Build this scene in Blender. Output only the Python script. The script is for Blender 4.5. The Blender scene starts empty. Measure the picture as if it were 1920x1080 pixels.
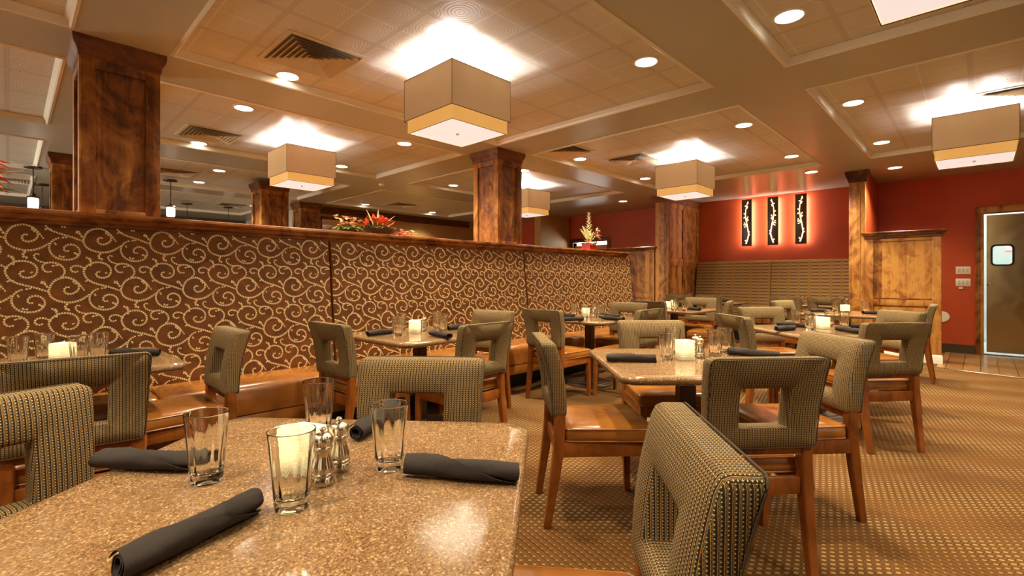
import bpy, bmesh, math, random
from mathutils import Vector, Matrix, noise
random.seed(7)
SC = bpy.context.scene
COL = SC.collection
PI = math.pi
R = math.radians

# ------------------------------------------------------------------ mesh builder
class MB:
    """collects shapes into one mesh"""
    def __init__(s):
        s.bm = bmesh.new(); s.uv = s.bm.loops.layers.uv.new('UVMap'); s.mi = 0
    def _tag(s, faces):
        for f in faces: f.material_index = s.mi
    def box(s, x0, x1, y0, y1, z0, z1, bev=0.0, seg=2, M=None):
        m = Matrix.Translation(((x0+x1)/2, (y0+y1)/2, (z0+z1)/2)) @ Matrix.Diagonal((x1-x0, y1-y0, z1-z0, 1))
        before = set(s.bm.faces)
        r = bmesh.ops.create_cube(s.bm, size=1, matrix=m)
        vs = r['verts']
        if bev > 0:
            es = {e for v in vs for e in v.link_edges}
            bmesh.ops.bevel(s.bm, geom=list(es), offset=bev, segments=seg, affect='EDGES', profile=.5)
        new = [f for f in s.bm.faces if f not in before]
        s._tag(new)
        vv = {v for f in new for v in f.verts}
        if M is not None:
            for v in vv: v.co = M @ v.co
        return vv
    def faces(s, vs, fs):
        bv = [s.bm.verts.new(v) for v in vs]
        out = []
        for f in fs:
            try:
                nf = s.bm.faces.new([bv[i] for i in f]); nf.material_index = s.mi; out.append(nf)
            except ValueError: pass
        return bv, out
    def loops(s, rings, closed=True, cap0=False, cap1=False, ringclosed=True):
        n = len(rings[0]); vs = [p for r in rings for p in r]; fs = []
        m = len(rings)
        for a in range(m if closed else m-1):
            b = (a+1) % m
            for i in range(n if ringclosed else n-1):
                j = (i+1) % n
                fs.append((a*n+i, a*n+j, b*n+j, b*n+i))
        if cap0: fs.append(tuple(range(n-1, -1, -1)))
        if cap1: fs.append(tuple((m-1)*n+i for i in range(n)))
        return s.faces(vs, fs)
    def lathe(s, prof, n=32, c=(0, 0, 0), mod=None, cap0=True, cap1=True):
        rings = []
        for (r, z) in prof:
            ring = []
            for i in range(n):
                a = 2*PI*i/n
                rr = r*(mod(a, z) if mod else 1)
                ring.append((c[0]+rr*math.cos(a), c[1]+rr*math.sin(a), c[2]+z))
            rings.append(ring)
        return s.loops(rings, closed=False, cap0=cap0, cap1=cap1)
    def tube(s, path, rad, n=8, closed=False):
        path = [Vector(p) for p in path]; m = len(path); rings = []
        for i, p in enumerate(path):
            a = path[(i-1) % m] if (closed or i > 0) else p
            b = path[(i+1) % m] if (closed or i < m-1) else p
            t = (b-a).normalized()
            up = Vector((0, 0, 1)) if abs(t.z) < .95 else Vector((1, 0, 0))
            u = t.cross(up).normalized(); w = u.cross(t)
            r = rad[i] if isinstance(rad, (list, tuple)) else rad
            rings.append([p + r*(math.cos(2*PI*k/n)*u + math.sin(2*PI*k/n)*w) for k in range(n)])
        return s.loops(rings, closed=closed, cap0=not closed, cap1=not closed)
    def beam(s, sects):
        """stack of rectangular sections (cx, cy, z, hx, hy) -> tapered post"""
        rings = []
        for cx, cy, z, hx, hy in sects:
            c = min(hx, hy)*.22
            rings.append([(cx-hx+c, cy-hy, z), (cx+hx-c, cy-hy, z), (cx+hx, cy-hy+c, z), (cx+hx, cy+hy-c, z),
                          (cx+hx-c, cy+hy, z), (cx-hx+c, cy+hy, z), (cx-hx, cy+hy-c, z), (cx-hx, cy-hy+c, z)])
        return s.loops(rings, closed=False, cap0=True, cap1=True)
    def sweep_rect(s, prof, x0, x1, y0, y1):
        """profile [(outset, z)] run round a rectangle, as a moulding"""
        rings = []
        for o, z in prof:
            rings.append([(x0-o, y0-o, z), (x1+o, y0-o, z), (x1+o, y1+o, z), (x0-o, y1+o, z)])
        return s.loops(rings, closed=False, cap0=True, cap1=True)
    def boxuv(s, rot=0.0):
        for f in s.bm.faces:
            f.normal_update(); n = f.normal
            ax = max(range(3), key=lambda k: abs(n[k]))
            for l in f.loops:
                c = l.vert.co
                u, v = ((c.y, c.z), (c.x, c.z), (c.x, c.y))[ax]
                l[s.uv].uv = (u, v)
    def build(s, name, mats, parent=None, smooth=35, kind=None):
        bmesh.ops.recalc_face_normals(s.bm, faces=s.bm.faces)
        s.boxuv()
        me = bpy.data.meshes.new(name); s.bm.to_mesh(me); s.bm.free()
        if not isinstance(mats, (list, tuple)): mats = [mats]
        for m in mats: me.materials.append(m)
        if smooth:
            me.shade_smooth(); me.set_sharp_from_angle(angle=R(smooth))
        o = bpy.data.objects.new(name, me); COL.objects.link(o)
        if parent is not None: o.parent = parent
        if kind: o['kind'] = kind
        return o

def tag(o, label, cat, group=None):
    o['label'] = label; o['category'] = cat; o['kind'] = 'thing'
    if group: o['group'] = group
    return o
def thing(name, label, cat, loc=(0, 0, 0), rz=0, group=None):
    o = bpy.data.objects.new(name, None); COL.objects.link(o)
    o.location = loc; o.rotation_euler = (0, 0, rz); o.empty_display_size = .1
    return tag(o, label, cat, group)
def dup(root, loc, rz, label, group=None):
    r = root.copy(); COL.objects.link(r); r.location = loc; r.rotation_euler = (0, 0, rz)
    r['label'] = label
    if group: r['group'] = group
    for ch in list(root.children):
        c = ch.copy(); COL.objects.link(c); c.parent = r
        for g in list(ch.children):
            d = g.copy(); COL.objects.link(d); d.parent = c
    return r
def place(proto, used, loc, rz, label, group=None):
    """first call moves the prototype, later ones copy it"""
    if not used:
        used.append(1); proto.location = loc; proto.rotation_euler = (0, 0, rz); proto['label'] = label
        if group: proto['group'] = group
        return proto
    return dup(proto, loc, rz, label, group)

# ------------------------------------------------------------------ node helpers
class X:
    """tiny expression over shader math nodes"""
    def __init__(s, nt, sock): s.nt, s.k = nt, sock
    def _op(s, op, *o):
        n = s.nt.nodes.new('ShaderNodeMath'); n.operation = op
        for i, v in enumerate((s,)+o):
            if isinstance(v, X): s.nt.links.new(v.k, n.inputs[i])
            else: n.inputs[i].default_value = v
        return X(s.nt, n.outputs[0])
    def __add__(s, o): return s._op('ADD', o)
    def __sub__(s, o): return s._op('SUBTRACT', o)
    def __mul__(s, o): return s._op('MULTIPLY', o)
    def __truediv__(s, o): return s._op('DIVIDE', o)
    def sin(s): return s._op('SINE')
    def abs(s): return s._op('ABSOLUTE')
    def frac(s): return s._op('FRACT')
    def floor(s): return s._op('FLOOR')
    def sqrt(s): return s._op('SQRT')
    def lt(s, o): return s._op('LESS_THAN', o)
    def gt(s, o): return s._op('GREATER_THAN', o)
    def max(s, o): return s._op('MAXIMUM', o)
    def min(s, o): return s._op('MINIMUM', o)
    def mod(s, o): return s._op('FLOORED_MODULO', o)
    def clamp(s):
        n = s.nt.nodes.new('ShaderNodeClamp'); s.nt.links.new(s.k, n.inputs[0]); return X(s.nt, n.outputs[0])
    def step(s, a, b):
        n = s.nt.nodes.new('ShaderNodeMapRange'); n.interpolation_type = 'SMOOTHSTEP'
        s.nt.links.new(s.k, n.inputs[0]); n.inputs[1].default_value = a; n.inputs[2].default_value = b
        return X(s.nt, n.outputs[0])

class Mat:
    def __init__(s, name, rough=.5, spec=.5, metal=0.0):
        s.m = bpy.data.materials.new(name); s.m.use_nodes = True; s.nt = s.m.node_tree
        s.b = s.nt.nodes['Principled BSDF']; s.out = s.nt.nodes['Material Output']
        s.b.inputs['Roughness'].default_value = rough; s.b.inputs['Metallic'].default_value = metal
        s.b.inputs['Specular IOR Level'].default_value = spec
    def coords(s, kind='Object', scale=(1, 1, 1), rot=(0, 0, 0)):
        t = s.nt.nodes.new('ShaderNodeTexCoord'); mp = s.nt.nodes.new('ShaderNodeMapping')
        mp.inputs['Scale'].default_value = scale; mp.inputs['Rotation'].default_value = rot
        s.nt.links.new(t.outputs[kind], mp.inputs['Vector']); return mp.outputs[0]
    def xyz(s, vec):
        n = s.nt.nodes.new('ShaderNodeSeparateXYZ'); s.nt.links.new(vec, n.inputs[0])
        return [X(s.nt, o) for o in n.outputs]
    def noise(s, vec, scale, detail=3, rough=.55, dist=0.0):
        n = s.nt.nodes.new('ShaderNodeTexNoise'); s.nt.links.new(vec, n.inputs['Vector'])
        n.inputs['Scale'].default_value = scale; n.inputs['Detail'].default_value = detail
        n.inputs['Roughness'].default_value = rough; n.inputs['Distortion'].default_value = dist
        return X(s.nt, n.outputs['Fac'])
    def voro(s, vec, scale, out='Color', feature='F1'):
        n = s.nt.nodes.new('ShaderNodeTexVoronoi'); n.feature = feature
        s.nt.links.new(vec, n.inputs['Vector']); n.inputs['Scale'].default_value = scale
        return n.outputs[out]
    def white(s, x):
        n = s.nt.nodes.new('ShaderNodeTexWhiteNoise'); n.noise_dimensions = '1D'
        s.nt.links.new(x.k, n.inputs['W']); return X(s.nt, n.outputs['Value'])
    def ramp(s, x, stops, interp='LINEAR'):
        n = s.nt.nodes.new('ShaderNodeValToRGB'); cr = n.color_ramp; cr.interpolation = interp
        while len(cr.elements) < len(stops): cr.elements.new(.5)
        for e, (p, c) in zip(cr.elements, stops): e.position = p; e.color = (*c, 1)
        s.nt.links.new(x.k if isinstance(x, X) else x, n.inputs[0]); return n.outputs[0]
    def mix(s, f, a, b, mode='MIX'):
        n = s.nt.nodes.new('ShaderNodeMix'); n.data_type = 'RGBA'; n.blend_type = mode
        for v, i in ((f, 0), (a, 6), (b, 7)):
            if isinstance(v, X): s.nt.links.new(v.k, n.inputs[i])
            elif isinstance(v, (int, float)): n.inputs[i].default_value = v
            elif isinstance(v, tuple): n.inputs[i].default_value = (*v, 1)
            else: s.nt.links.new(v, n.inputs[i])
        return n.outputs[2]
    def color(s, c):
        if isinstance(c, tuple): s.b.inputs['Base Color'].default_value = (*c, 1)
        else: s.nt.links.new(c, s.b.inputs['Base Color'])
        return s
    def rough(s, x):
        s.nt.links.new(x.k, s.b.inputs['Roughness']); return s
    def bump(s, x, strength=.3, dist=.005):
        n = s.nt.nodes.new('ShaderNodeBump'); n.inputs['Strength'].default_value = strength
        n.inputs['Distance'].default_value = dist
        s.nt.links.new(x.k if isinstance(x, X) else x, n.inputs['Height'])
        s.nt.links.new(n.outputs[0], s.b.inputs['Normal']); return s
    def emit(s, c, k):
        if isinstance(c, tuple): s.b.inputs['Emission Color'].default_value = (*c, 1)
        else: s.nt.links.new(c, s.b.inputs['Emission Color'])
        s.b.inputs['Emission Strength'].default_value = k; return s

def plain(name, c, rough=.5, metal=0, spec=.5, nz=0.0, bump=0.0, scale=40):
    m = Mat(name, rough, spec, metal)
    if nz or bump:
        v = m.coords(); n = m.noise(v, scale, 4)
        d = tuple(x*(1-nz) for x in c); l = tuple(min(1, x*(1+nz)) for x in c)
        m.color(m.ramp(n, [(.3, d), (.7, l)]))
        if bump: m.bump(n, bump, .003)
    else: m.color(c)
    return m.m

def wood(name, dark, mid, light, axis='Z', rough=.33, plank=.13, knots=True):
    m = Mat(name, rough, .32)
    st = {'Z': (1, 1, .13), 'X': (.13, 1, 1), 'Y': (1, .13, 1)}[axis]
    v = m.coords('Object', st); w = m.coords('Object')
    x, y, z = m.xyz(w)
    a = {'Z': x + y*1.37, 'X': z + y*1.37, 'Y': x + z*1.37}[axis]
    pl = m.white((a/plank).floor())
    grain = m.noise(v, 26, 5, .6, .8)
    blotch = m.noise(m.coords('Object', tuple(q**.18 for q in st)), 3.4, 5, .62, 2.2)
    f = grain*.38 + blotch*.95 + (pl-.5)*.34 - .10
    c = m.ramp(f, [(.30, dark), (.48, mid), (.70, light)])
    if knots:
        kn = X(m.nt, m.voro(m.coords('Object', tuple(2.1*q**.4 for q in st)), 1.3, 'Distance'))
        kk = kn.step(.10, .02) if False else (kn*-1+.11)._op('MULTIPLY', 12).clamp()
        c = m.mix(kk*.8, c, tuple(q*.25 for q in dark))
    m.color(c); m.bump(grain, .06, .002)
    return m.m

# ------------------------------------------------------------------ materials
M = {}
M['alder'] = wood('knotty_alder', (.085, .024, .004), (.26, .092, .015), (.50, .235, .055), rough=.46)
M['alder_x'] = wood('knotty_alder_rail', (.045, .011, .004), (.16, .045, .010), (.34, .125, .03), 'X', .25, .9)
M['alder_y'] = wood('knotty_alder_cap', (.05, .013, .004), (.18, .055, .012), (.36, .14, .035), 'Y', .25, .9)
M['crown'] = wood('dark_alder_crown', (.030, .008, .003), (.085, .024, .006), (.19, .065, .016), 'X', .55, 3, False)
M['chairwood'] = wood('cherry_chair_wood', (.11, .027, .0045), (.20, .055, .009), (.30, .092, .017), 'Z', .28, 5, False)

def mk_leather():
    m = Mat('cognac_leather', .22, .6); v = m.coords()
    n = m.noise(v, 3.2, 3, .5, .6); f = m.noise(v, 260, 2)
    m.color(m.ramp(n, [(.3, (.20, .064, .009)), (.55, (.31, .110, .018)), (.75, (.41, .160, .030))]))
    m.bump(f*.35 + n, .12, .004); return m.m
M['leather'] = mk_leather()

def mk_chairfabric(name='olive_patterned_chair_fabric', k=1.0):
    m = Mat(name, .85, .2); v = m.coords('UV'); u, w, _ = m.xyz(v)
    s = u/.0102; t = w/.0070
    sq = (t*PI).sin()*.16
    sf = s.frac()
    line = (sf-.5).abs().lt(.055)
    curve = ((s + sq + .25).frac() - .5).abs()
    cur = (curve-.12).abs().lt(.06)
    tf = t.frac()-.5; dx = ((s+.5).frac()-.5)*1.2
    dot = (dx*dx + tf*tf).sqrt().lt(.165)
    base = (.034*k, .020*k, .010*k)
    c = m.mix(cur, base, (.27*k, .19*k, .08*k))
    c = m.mix(line, c, (.46*k, .24*k, .065*k))
    c = m.mix(dot, c, (.62*k, .50*k, .27*k))
    m.color(c); m.bump(cur + dot, .25, .0015); return m.m
M['chairfabric'] = mk_chairfabric()
M['welt'] = plain('dark_welt_cord', (.06, .038, .02), .8)

def mk_scroll_ground():
    m = Mat('brown_scroll_fabric_ground', .62, .35); v = m.coords()
    n = m.noise(v, 9, 4, .6, 1.0); f = m.noise(m.coords('Object', (1, 1, 6)), 180, 2)
    m.color(m.ramp(n, [(.3, (.10, .035, .005)), (.55, (.17, .055, .006)), (.75, (.25, .077, .007))]))
    m.bump(f, .15, .001); return m.m
M['scrollground'] = mk_scroll_ground()
M['scroll'] = plain('cream_mosaic_scroll_thread', (.90, .66, .33), .6, nz=.25, scale=90)

def mk_granite():
    m = Mat('speckled_brown_granite', .12, .45); v = m.coords()
    a = m.voro(m.coords("Object", (1, 1, 1)), 270, 'Color'); b = m.voro(v, 520, 'Color'); big = m.noise(v, 6, 3)
    def ch(c):
        n = m.nt.nodes.new('ShaderNodeSeparateColor'); m.nt.links.new(c, n.inputs[0]); return X(m.nt, n.outputs[0])
    ra = m.ramp(ch(a), [(0, (.10, .055, .028)), (.18, (.20, .125, .070)), (.48, (.29, .19, .115)), (.78, (.40, .275, .17)), (.92, (.66, .52, .37))], 'CONSTANT')
    rb = m.ramp(ch(b), [(0, (.13, .075, .04)), (.3, (.27, .175, .10)), (.7, (.34, .23, .14)), (.92, (.62, .48, .34))], 'CONSTANT')
    c = m.mix(.38, ra, rb); c = m.mix(1, c, (.86, .72, .54), 'MULTIPLY')
    c = m.mix(m.ramp(big, [(.35, (0, 0, 0)), (.7, (.25, .25, .25))]), c, (.36, .23, .125))
    m.color(c); return m.m
M['granite'] = mk_granite()

def mk_carpet():
    m = Mat('brown_dotted_carpet', .95, .1); v = m.coords('Object', (1, 1, 1), (0, 0, R(46)))
    x, y, _ = m.xyz(v)
    nz = m.noise(v, 1.7, 2, .5)
    wav = ((x*5.2 + y*9.0 + nz*7.0).sin() + 1)*.5          # slow bands in the weave
    s = x/.037; t = y/.029
    row = t.floor(); off = row.mod(2.0)*.5
    sx = ((s+off).frac()-.5)*1.0; ty = (t.frac()-.5)*1.0
    d = (sx*sx*1.0 + ty*ty*1.25).sqrt()
    size = wav*.17 + .17
    dot = (size - d)._op('MULTIPLY', 14).clamp()
    ring = (d-size-.06).abs().lt(.07)*wav
    ln = ((s*1.0 + t*.5).frac()-.5).abs().lt(.11)*(wav*-1+1)
    fib = m.noise(v, 420, 2)
    base = m.ramp(nz*.5 + fib*.5, [(.3, (.098, .040, .010)), (.7, (.175, .073, .019))])
    c = m.mix(ring*.85, base, (.045, .025, .010))
    c = m.mix(ln*.9, c, (.045, .026, .010))
    c = m.mix(dot*.92, c, m.ramp(fib, [(.3, (.23, .145, .054)), (.7, (.37, .245, .10))]))
    m.color(c); m.bump(fib + dot*.6, .5, .004); return m.m
M['carpet'] = mk_carpet()

def mk_tiles():
    m = Mat('pressed_pattern_ceiling_tile', .45, .5); v = m.coords(); x, y, z = m.xyz(v)
    a = (x+.015)/.305; b = (y-.06)/.305
    fa = a.frac()-.5; fb = b.frac()-.5
    thin = (fa.abs().gt(.480)).max(fb.abs().gt(.480))
    A = a/2.0; B = b/2.0
    bar = ((A.frac()-.5).abs().gt(.472)).max((B.frac()-.5).abs().gt(.472))
    ga = fa.abs()-.5; gb = fb.abs()-.5
    rad = (ga*ga + gb*gb).sqrt()
    rr = ((rad*85.0).sin()*.5+.5)*rad.lt(.36)
    cx = ((fa*fa + fb*fb)._op('SQRT')*80.0).sin()*.5
    emb = rr*.7 + cx*(rad.gt(.36))*.6 + m.noise(v, 30, 3)*.5
    c = m.mix(thin*.7, (.56, .545, .49), (.72, .70, .64))
    c = m.mix(bar*.9, c, (.46, .44, .38))
    m.color(c)
    m.bump(emb*.42*(bar*-1+1) - thin*1.5 + bar*1.0, .5, .006); return m.m
M['tile'] = mk_tiles()
M['paint'] = plain('cream_ceiling_paint', (.40, .40, .34), .32, spec=.45, nz=.03, scale=3)
M['trimpaint'] = plain('ivory_trim_paint', (.70, .67, .57), .35)
M['red'] = plain('terracotta_red_wall', (.43, .058, .007), .6, nz=.10, scale=2.2, bump=.03)
M['brown'] = plain('tobacco_brown_wall', (.44, .25, .085), .6, nz=.08, scale=2)
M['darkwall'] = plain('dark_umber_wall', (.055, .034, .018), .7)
M['greywall'] = plain('pale_grey_wall', (.50, .47, .40), .7)
M['base'] = plain('dark_vinyl_baseboard', (.06, .038, .02), .45)
M['bronze'] = plain('dark_bronze_metal', (.075, .045, .025), .42, .75)
M['basecast'] = plain('ribbed_cast_base', (.10, .06, .035), .5, .6)
M['kick'] = plain('black_toe_kick', (.012, .009, .007), .5)
M['napkin'] = plain('charcoal_napkin_cloth', (.036, .027, .023), .85, spec=.2, nz=.14, bump=.25, scale=420)
M['vent'] = plain('ivory_vent_metal', (.60, .53, .41), .4)
M['ventdark'] = plain('dark_duct', (.26, .215, .15), .8)
M['lampedge'] = plain('dark_shade_binding', (.09, .052, .022), .6)
M['whiteplastic'] = plain('ivory_plastic', (.78, .72, .58), .35)
M['rocker'] = plain('darker_ivory_rocker', (.58, .51, .38), .3)  # darker than the plate so the rockers stand out
M['board'] = plain('dark_chocolate_board', (.05, .013, .007), .4)
M['redpot'] = plain('glossy_red_pot', (.52, .02, .012), .25)
M['darkpot'] = plain('dark_brown_bowl', (.05, .018, .010), .4)
M['leaf'] = plain('green_leaf', (.16, .27, .045), .5, nz=.4, scale=30)
M['leafpale'] = plain('pale_green_leaf', (.55, .62, .24), .5, nz=.3, scale=30)
M['lily'] = plain('red_orange_lily_petal', (.68, .10, .035), .5, nz=.35, scale=45)
M['pink'] = plain('coral_pink_blossom', (.80, .30, .18), .55, nz=.3, scale=60)
M['creamflower'] = plain('cream_blossom', (.85, .80, .58), .55, nz=.12, scale=60)
M['bud'] = plain('pale_bud', (.70, .66, .32), .5)
M['tileplank'] = None
def mk_planks():
    m = Mat('tan_plank_tile', .28, .5); v = m.coords(); x, y, z = m.xyz(v)
    p = (y/.166); pid = p.floor(); g = (p.frac()-.5).abs().gt(.475)
    r = m.white(pid); e = ((x/.9 + r).frac()-.5).abs().gt(.495)
    n = m.noise(m.coords('Object', (.15, 1, 1)), 18, 4)
    c = m.ramp(n*.7 + r*.3, [(.25, (.24, .115, .04)), (.75, (.40, .215, .082))])
    m.color(m.mix(g.max(e), c, (.06, .03, .012))); return m.m
M['tileplank'] = mk_planks()
def mk_stripe():
    m = Mat('olive_broken_stripe_fabric', .75, .25); v = m.coords(); x, y, z = m.xyz(v)
    row = z/.0605; rf = row.frac(); rid = row.floor()
    col = y/.335; cf = col.frac()
    gap = ((cf-.20).abs().lt(.055)).max((cf-.70).abs().lt(.085))
    darkl = (rf-.22).abs().lt(.085); pale = (rf-.62).abs().lt(.24)
    c = m.mix(pale*.9, (.30, .165, .040), (.37, .265, .14))
    c = m.mix(darkl, c, (.095, .040, .014))
    c = m.mix(gap*.85, c, (.35, .185, .042))
    m.color(c); return m.m
M['stripe'] = mk_stripe()
def mk_steel():
    m = Mat('brushed_stainless_door', .20, .5, 1.0); v = m.coords('Object', (1, 1, 1)); n = m.noise(v, 1.6, 2, .5, .4)
    f = m.noise(m.coords('Object', (1, .02, 1)), 300, 2)
    m.color((.36, .275, .145)); m.bump(n*1.0 + f*.02, .28, .03); return m.m
M['steel'] = mk_steel()
M['chrome'] = plain('polished_nickel', (.62, .55, .43), .2, 1.0)
def mk_emit(name, c, k, base=(.8, .8, .8)):
    m = Mat(name, .5); m.color(base); m.emit(c, k); return m.m
M['bulb'] = mk_emit('lit_downlight_lens', (1, .90, .72), 7)
M['diffuser'] = mk_emit('lit_white_diffuser', (1, .93, .90), 0.20)
def mk_shade(name, c0, c1, k):
    m = Mat(name, .9, .1); v = m.coords('Object', (1, 1, .05)); n = m.noise(v, 160, 3); b = m.noise(m.coords('Object', (1, 1, .25)), 9, 2)
    c = m.ramp(n*.45 + b*.55, [(.3, c0), (.7, c1)]); m.color((.42, .29, .15)); m.emit(c, k); return m.m
M['shade'] = mk_shade('lit_tan_fabric_shade', (.30, .155, .060), (.43, .235, .100), 0.150)
M['shadelow'] = mk_shade('lit_gold_fabric_shade', (.78, .36, .075), (.90, .45, .11), 0.205)
M['neon'] = mk_emit('glowing_branch', (1, .66, .22), 1.35)
M['halo'] = mk_emit('back_light_strip', (1, .84, .74), 26)
def mk_candleglass():
    m = bpy.data.materials.new('frosted_ribbed_candle_glass'); m.use_nodes = True; nt = m.node_tree; nt.nodes.remove(nt.nodes['Principled BSDF'])
    t = nt.nodes.new('ShaderNodeBsdfTranslucent'); t.inputs[0].default_value = (.98, .96, .86, 1)
    g = nt.nodes.new('ShaderNodeBsdfGlossy'); g.inputs[0].default_value = (.9, .9, .85, 1); g.inputs[1].default_value = .15
    d = nt.nodes.new('ShaderNodeBsdfDiffuse'); d.inputs[0].default_value = (.88, .86, .74, 1)
    a = nt.nodes.new('ShaderNodeMixShader'); a.inputs[0].default_value = .35; nt.links.new(t.outputs[0], a.inputs[1]); nt.links.new(d.outputs[0], a.inputs[2])
    x = nt.nodes.new('ShaderNodeMixShader'); x.inputs[0].default_value = .08; nt.links.new(a.outputs[0], x.inputs[1]); nt.links.new(g.outputs[0], x.inputs[2])
    nt.links.new(x.outputs[0], nt.nodes['Material Output'].inputs[0]); return m
M['candleglow'] = mk_candleglass()
M['flame'] = mk_emit('candle_flame', (1, .8, .4), 2.44)
M['pendantglass'] = mk_emit('lit_pendant_glass', (1, .80, .62), .9)
M['kitchenlight'] = mk_emit('kitchen_tube_light', (.86, 1, .98), 9)
def mk_glass(name, c, r=.0, ior=1.45):
    m = bpy.data.materials.new(name); m.use_nodes = True; nt = m.node_tree; nt.nodes.remove(nt.nodes['Principled BSDF'])
    g = nt.nodes.new('ShaderNodeBsdfGlass'); g.inputs['Color'].default_value = (*c, 1); g.inputs['Roughness'].default_value = r; g.inputs['IOR'].default_value = ior
    nt.links.new(g.outputs[0], nt.nodes['Material Output'].inputs[0]); return m
M['glass'] = mk_glass('clear_tumbler_glass', (1, .998, .985))
M['doorglass'] = mk_glass('door_window_glass', (.92, .97, .97), 0, 1.2)
M['mirror'] = plain('mirror', (.8, .76, .68), .03, 1.0)
M['rubber'] = plain('black_rubber_gasket', (.01, .01, .01), .5)
M['kitchenwall'] = plain('white_kitchen_wall', (.80, .88, .86), .5)
M['exitred'] = mk_emit('red_sign_face', (1, .03, .02), 0.488)

# ------------------------------------------------------------------ camera
cam = bpy.data.objects.new('camera', bpy.data.cameras.new('camera')); COL.objects.link(cam)
cam.location = (0, 0, 1.17); cam.rotation_euler = (R(90), 0, R(44-90))
cam.data.sensor_width = 36; cam.data.lens = 36*910/1920; cam.data.shift_y = -18/1920
cam.data.clip_start = .05
SC.camera = cam

# ------------------------------------------------------------------ setting
ZC, ZT = 2.79, 2.838
CX = [(-3.05, .28), (.82, 4.12), (4.74, 8.05)]
CY = [(-5.2, -2.1), (-1.5, 1.07), (1.63, 4.22), (4.84, 7.03), (7.87, 10.1), (10.75, 13.6)]
XW = 10.3
coffers = [(x, y) for x in CX for y in CY if not (y[0] > 10.5 and x[0] > 4)]

def structure(o, label=None):
    o['kind'] = 'structure'; return o
b = MB(); b.box(-5.2, 12.5, -6.2, 15.3, -.12, 0); structure(b.build('floor', M['carpet'], smooth=0))
b = MB()
xs = sorted({-5.2, 12.5, *[q for c in CX for q in c]}); ys = sorted({-6.2, 15.3, *[q for c in CY for q in c]})
for i in range(len(xs)-1):
    for j in range(len(ys)-1):
        if any(abs(cx[0]-xs[i]) < 1e-6 and abs(cy[0]-ys[j]) < 1e-6 for cx, cy in coffers): continue
        x0, x1, y0, y1 = xs[i], xs[i+1], ys[j], ys[j+1]
        b.faces([(x0, y0, ZC), (x1, y0, ZC), (x1, y1, ZC), (x0, y1, ZC)], [(0, 3, 2, 1)])
b.box(-5.2, 12.5, -6.2, 15.3, 3.05, 3.2)  # unseen slab over the coffers, added to block world light
structure(b.build('ceiling', M['paint'], smooth=0))
for k, ((x0, x1), (y0, y1)) in enumerate(coffers):
    b = MB()
    b.faces([(x0, y0, ZT), (x1, y0, ZT), (x1, y1, ZT), (x0, y1, ZT), (x0, y0, ZT+.05), (x1, y0, ZT+.05), (x1, y1, ZT+.05), (x0, y1, ZT+.05)],
            [(0, 3, 2, 1), (4, 5, 6, 7), (0, 1, 5, 4), (1, 2, 6, 5), (2, 3, 7, 6), (3, 0, 4, 7)])
    structure(b.build('ceiling_tiles', M['tile'], smooth=0))
    b = MB()   # moulded edge of the coffer
    prof = [(.012, ZC-.004), (-.006, ZC-.012), (-.016, ZC-.004), (-.019, ZC+.014), (-.034, ZC+.032), (-.04, ZT-.002), (.012, ZT-.002)]
    rings = [[(x0-o, y0-o, z), (x1+o, y0-o, z), (x1+o, y1+o, z), (x0-o, y1+o, z)] for o, z in prof]
    b.loops(rings, closed=True)
    structure(b.build('trim_%d' % (k+1), M['trimpaint'], smooth=40))

def wallbox(name, x0, x1, y0, y1, z0, z1, m):
    b = MB(); b.box(x0, x1, y0, y1, z0, z1); return structure(b.build(name, M[m], smooth=0))
# right wall with two door openings
b = MB()
DY0, DY1, DZ = -1.02, -.03, 2.16
EY0, EY1, EZ = 6.66, 7.70, 2.10
b.box(XW, XW+.15, -6.2, DY0, 0, ZC+.1); b.box(XW, XW+.15, DY1, EY0, 0, ZC+.1); b.box(XW, XW+.15, EY1, 15.3, 0, ZC+.1)
b.box(XW, XW+.15, DY0, DY1, DZ, ZC+.1); b.box(XW, XW+.15, EY0, EY1, EZ, ZC+.1)
structure(b.build('wall_right', M['red'], smooth=0))
wallbox('wall_stub', 9.17, XW, 7.84, 7.99, 0, ZC, 'brown')
wallbox('trim_40', 9.11, 9.18, 7.82, 8.01, 0, ZC, 'brown')
wallbox('wall_back', 4.66, XW, 10.62, 10.77, 0, ZC+.1, 'brown')
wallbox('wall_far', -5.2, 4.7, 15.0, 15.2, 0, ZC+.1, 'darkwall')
wallbox('wall_far_right', 4.66, 4.81, 10.77, 15.0, 0, ZC+.1, 'greywall')
wallbox('wall_left', -5.2, -5.05, -6.2, 15.0, 0, ZC+.1, 'brown')
wallbox('wall_front', -5.05, XW, -6.2, -6.05, 0, ZC+.1, 'brown')
wallbox('baseboard_right', XW-.012, XW, .06, 1.24, 0, .14, 'base')
b = MB(); b.box(4.70, 9.2, 10.585, 10.62, 2.62, 2.72, .01); b.box(4.70, 9.2, 10.60, 10.62, 2.735, 2.79); structure(b.build('trim_41', M['crown']))
# plank tile floor at the kitchen door
b = MB()
pts = [(10.3, .40), (8.50, .42), (8.42, .40), (8.36, .25), (8.30, 0), (8.24, -.3), (8.21, -.7), (8.22, -1.2), (8.3, -2.6), (10.3, -2.6)]
n = len(pts)
b.faces([(x, y, .006) for x, y in pts]+[(x, y, -.02) for x, y in pts], [tuple(range(n))]+[tuple(range(2*n-1, n-1, -1))]+[(i, (i+1) % n, n+(i+1) % n, n+i) for i in range(n)])
structure(b.build('floor_planks', M['tileplank'], smooth=0))
b = MB(); b.tube([(x, y, .006) for x, y in pts[1:9]], .009, 8); structure(b.build('trim_42', M['chrome']))

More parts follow.
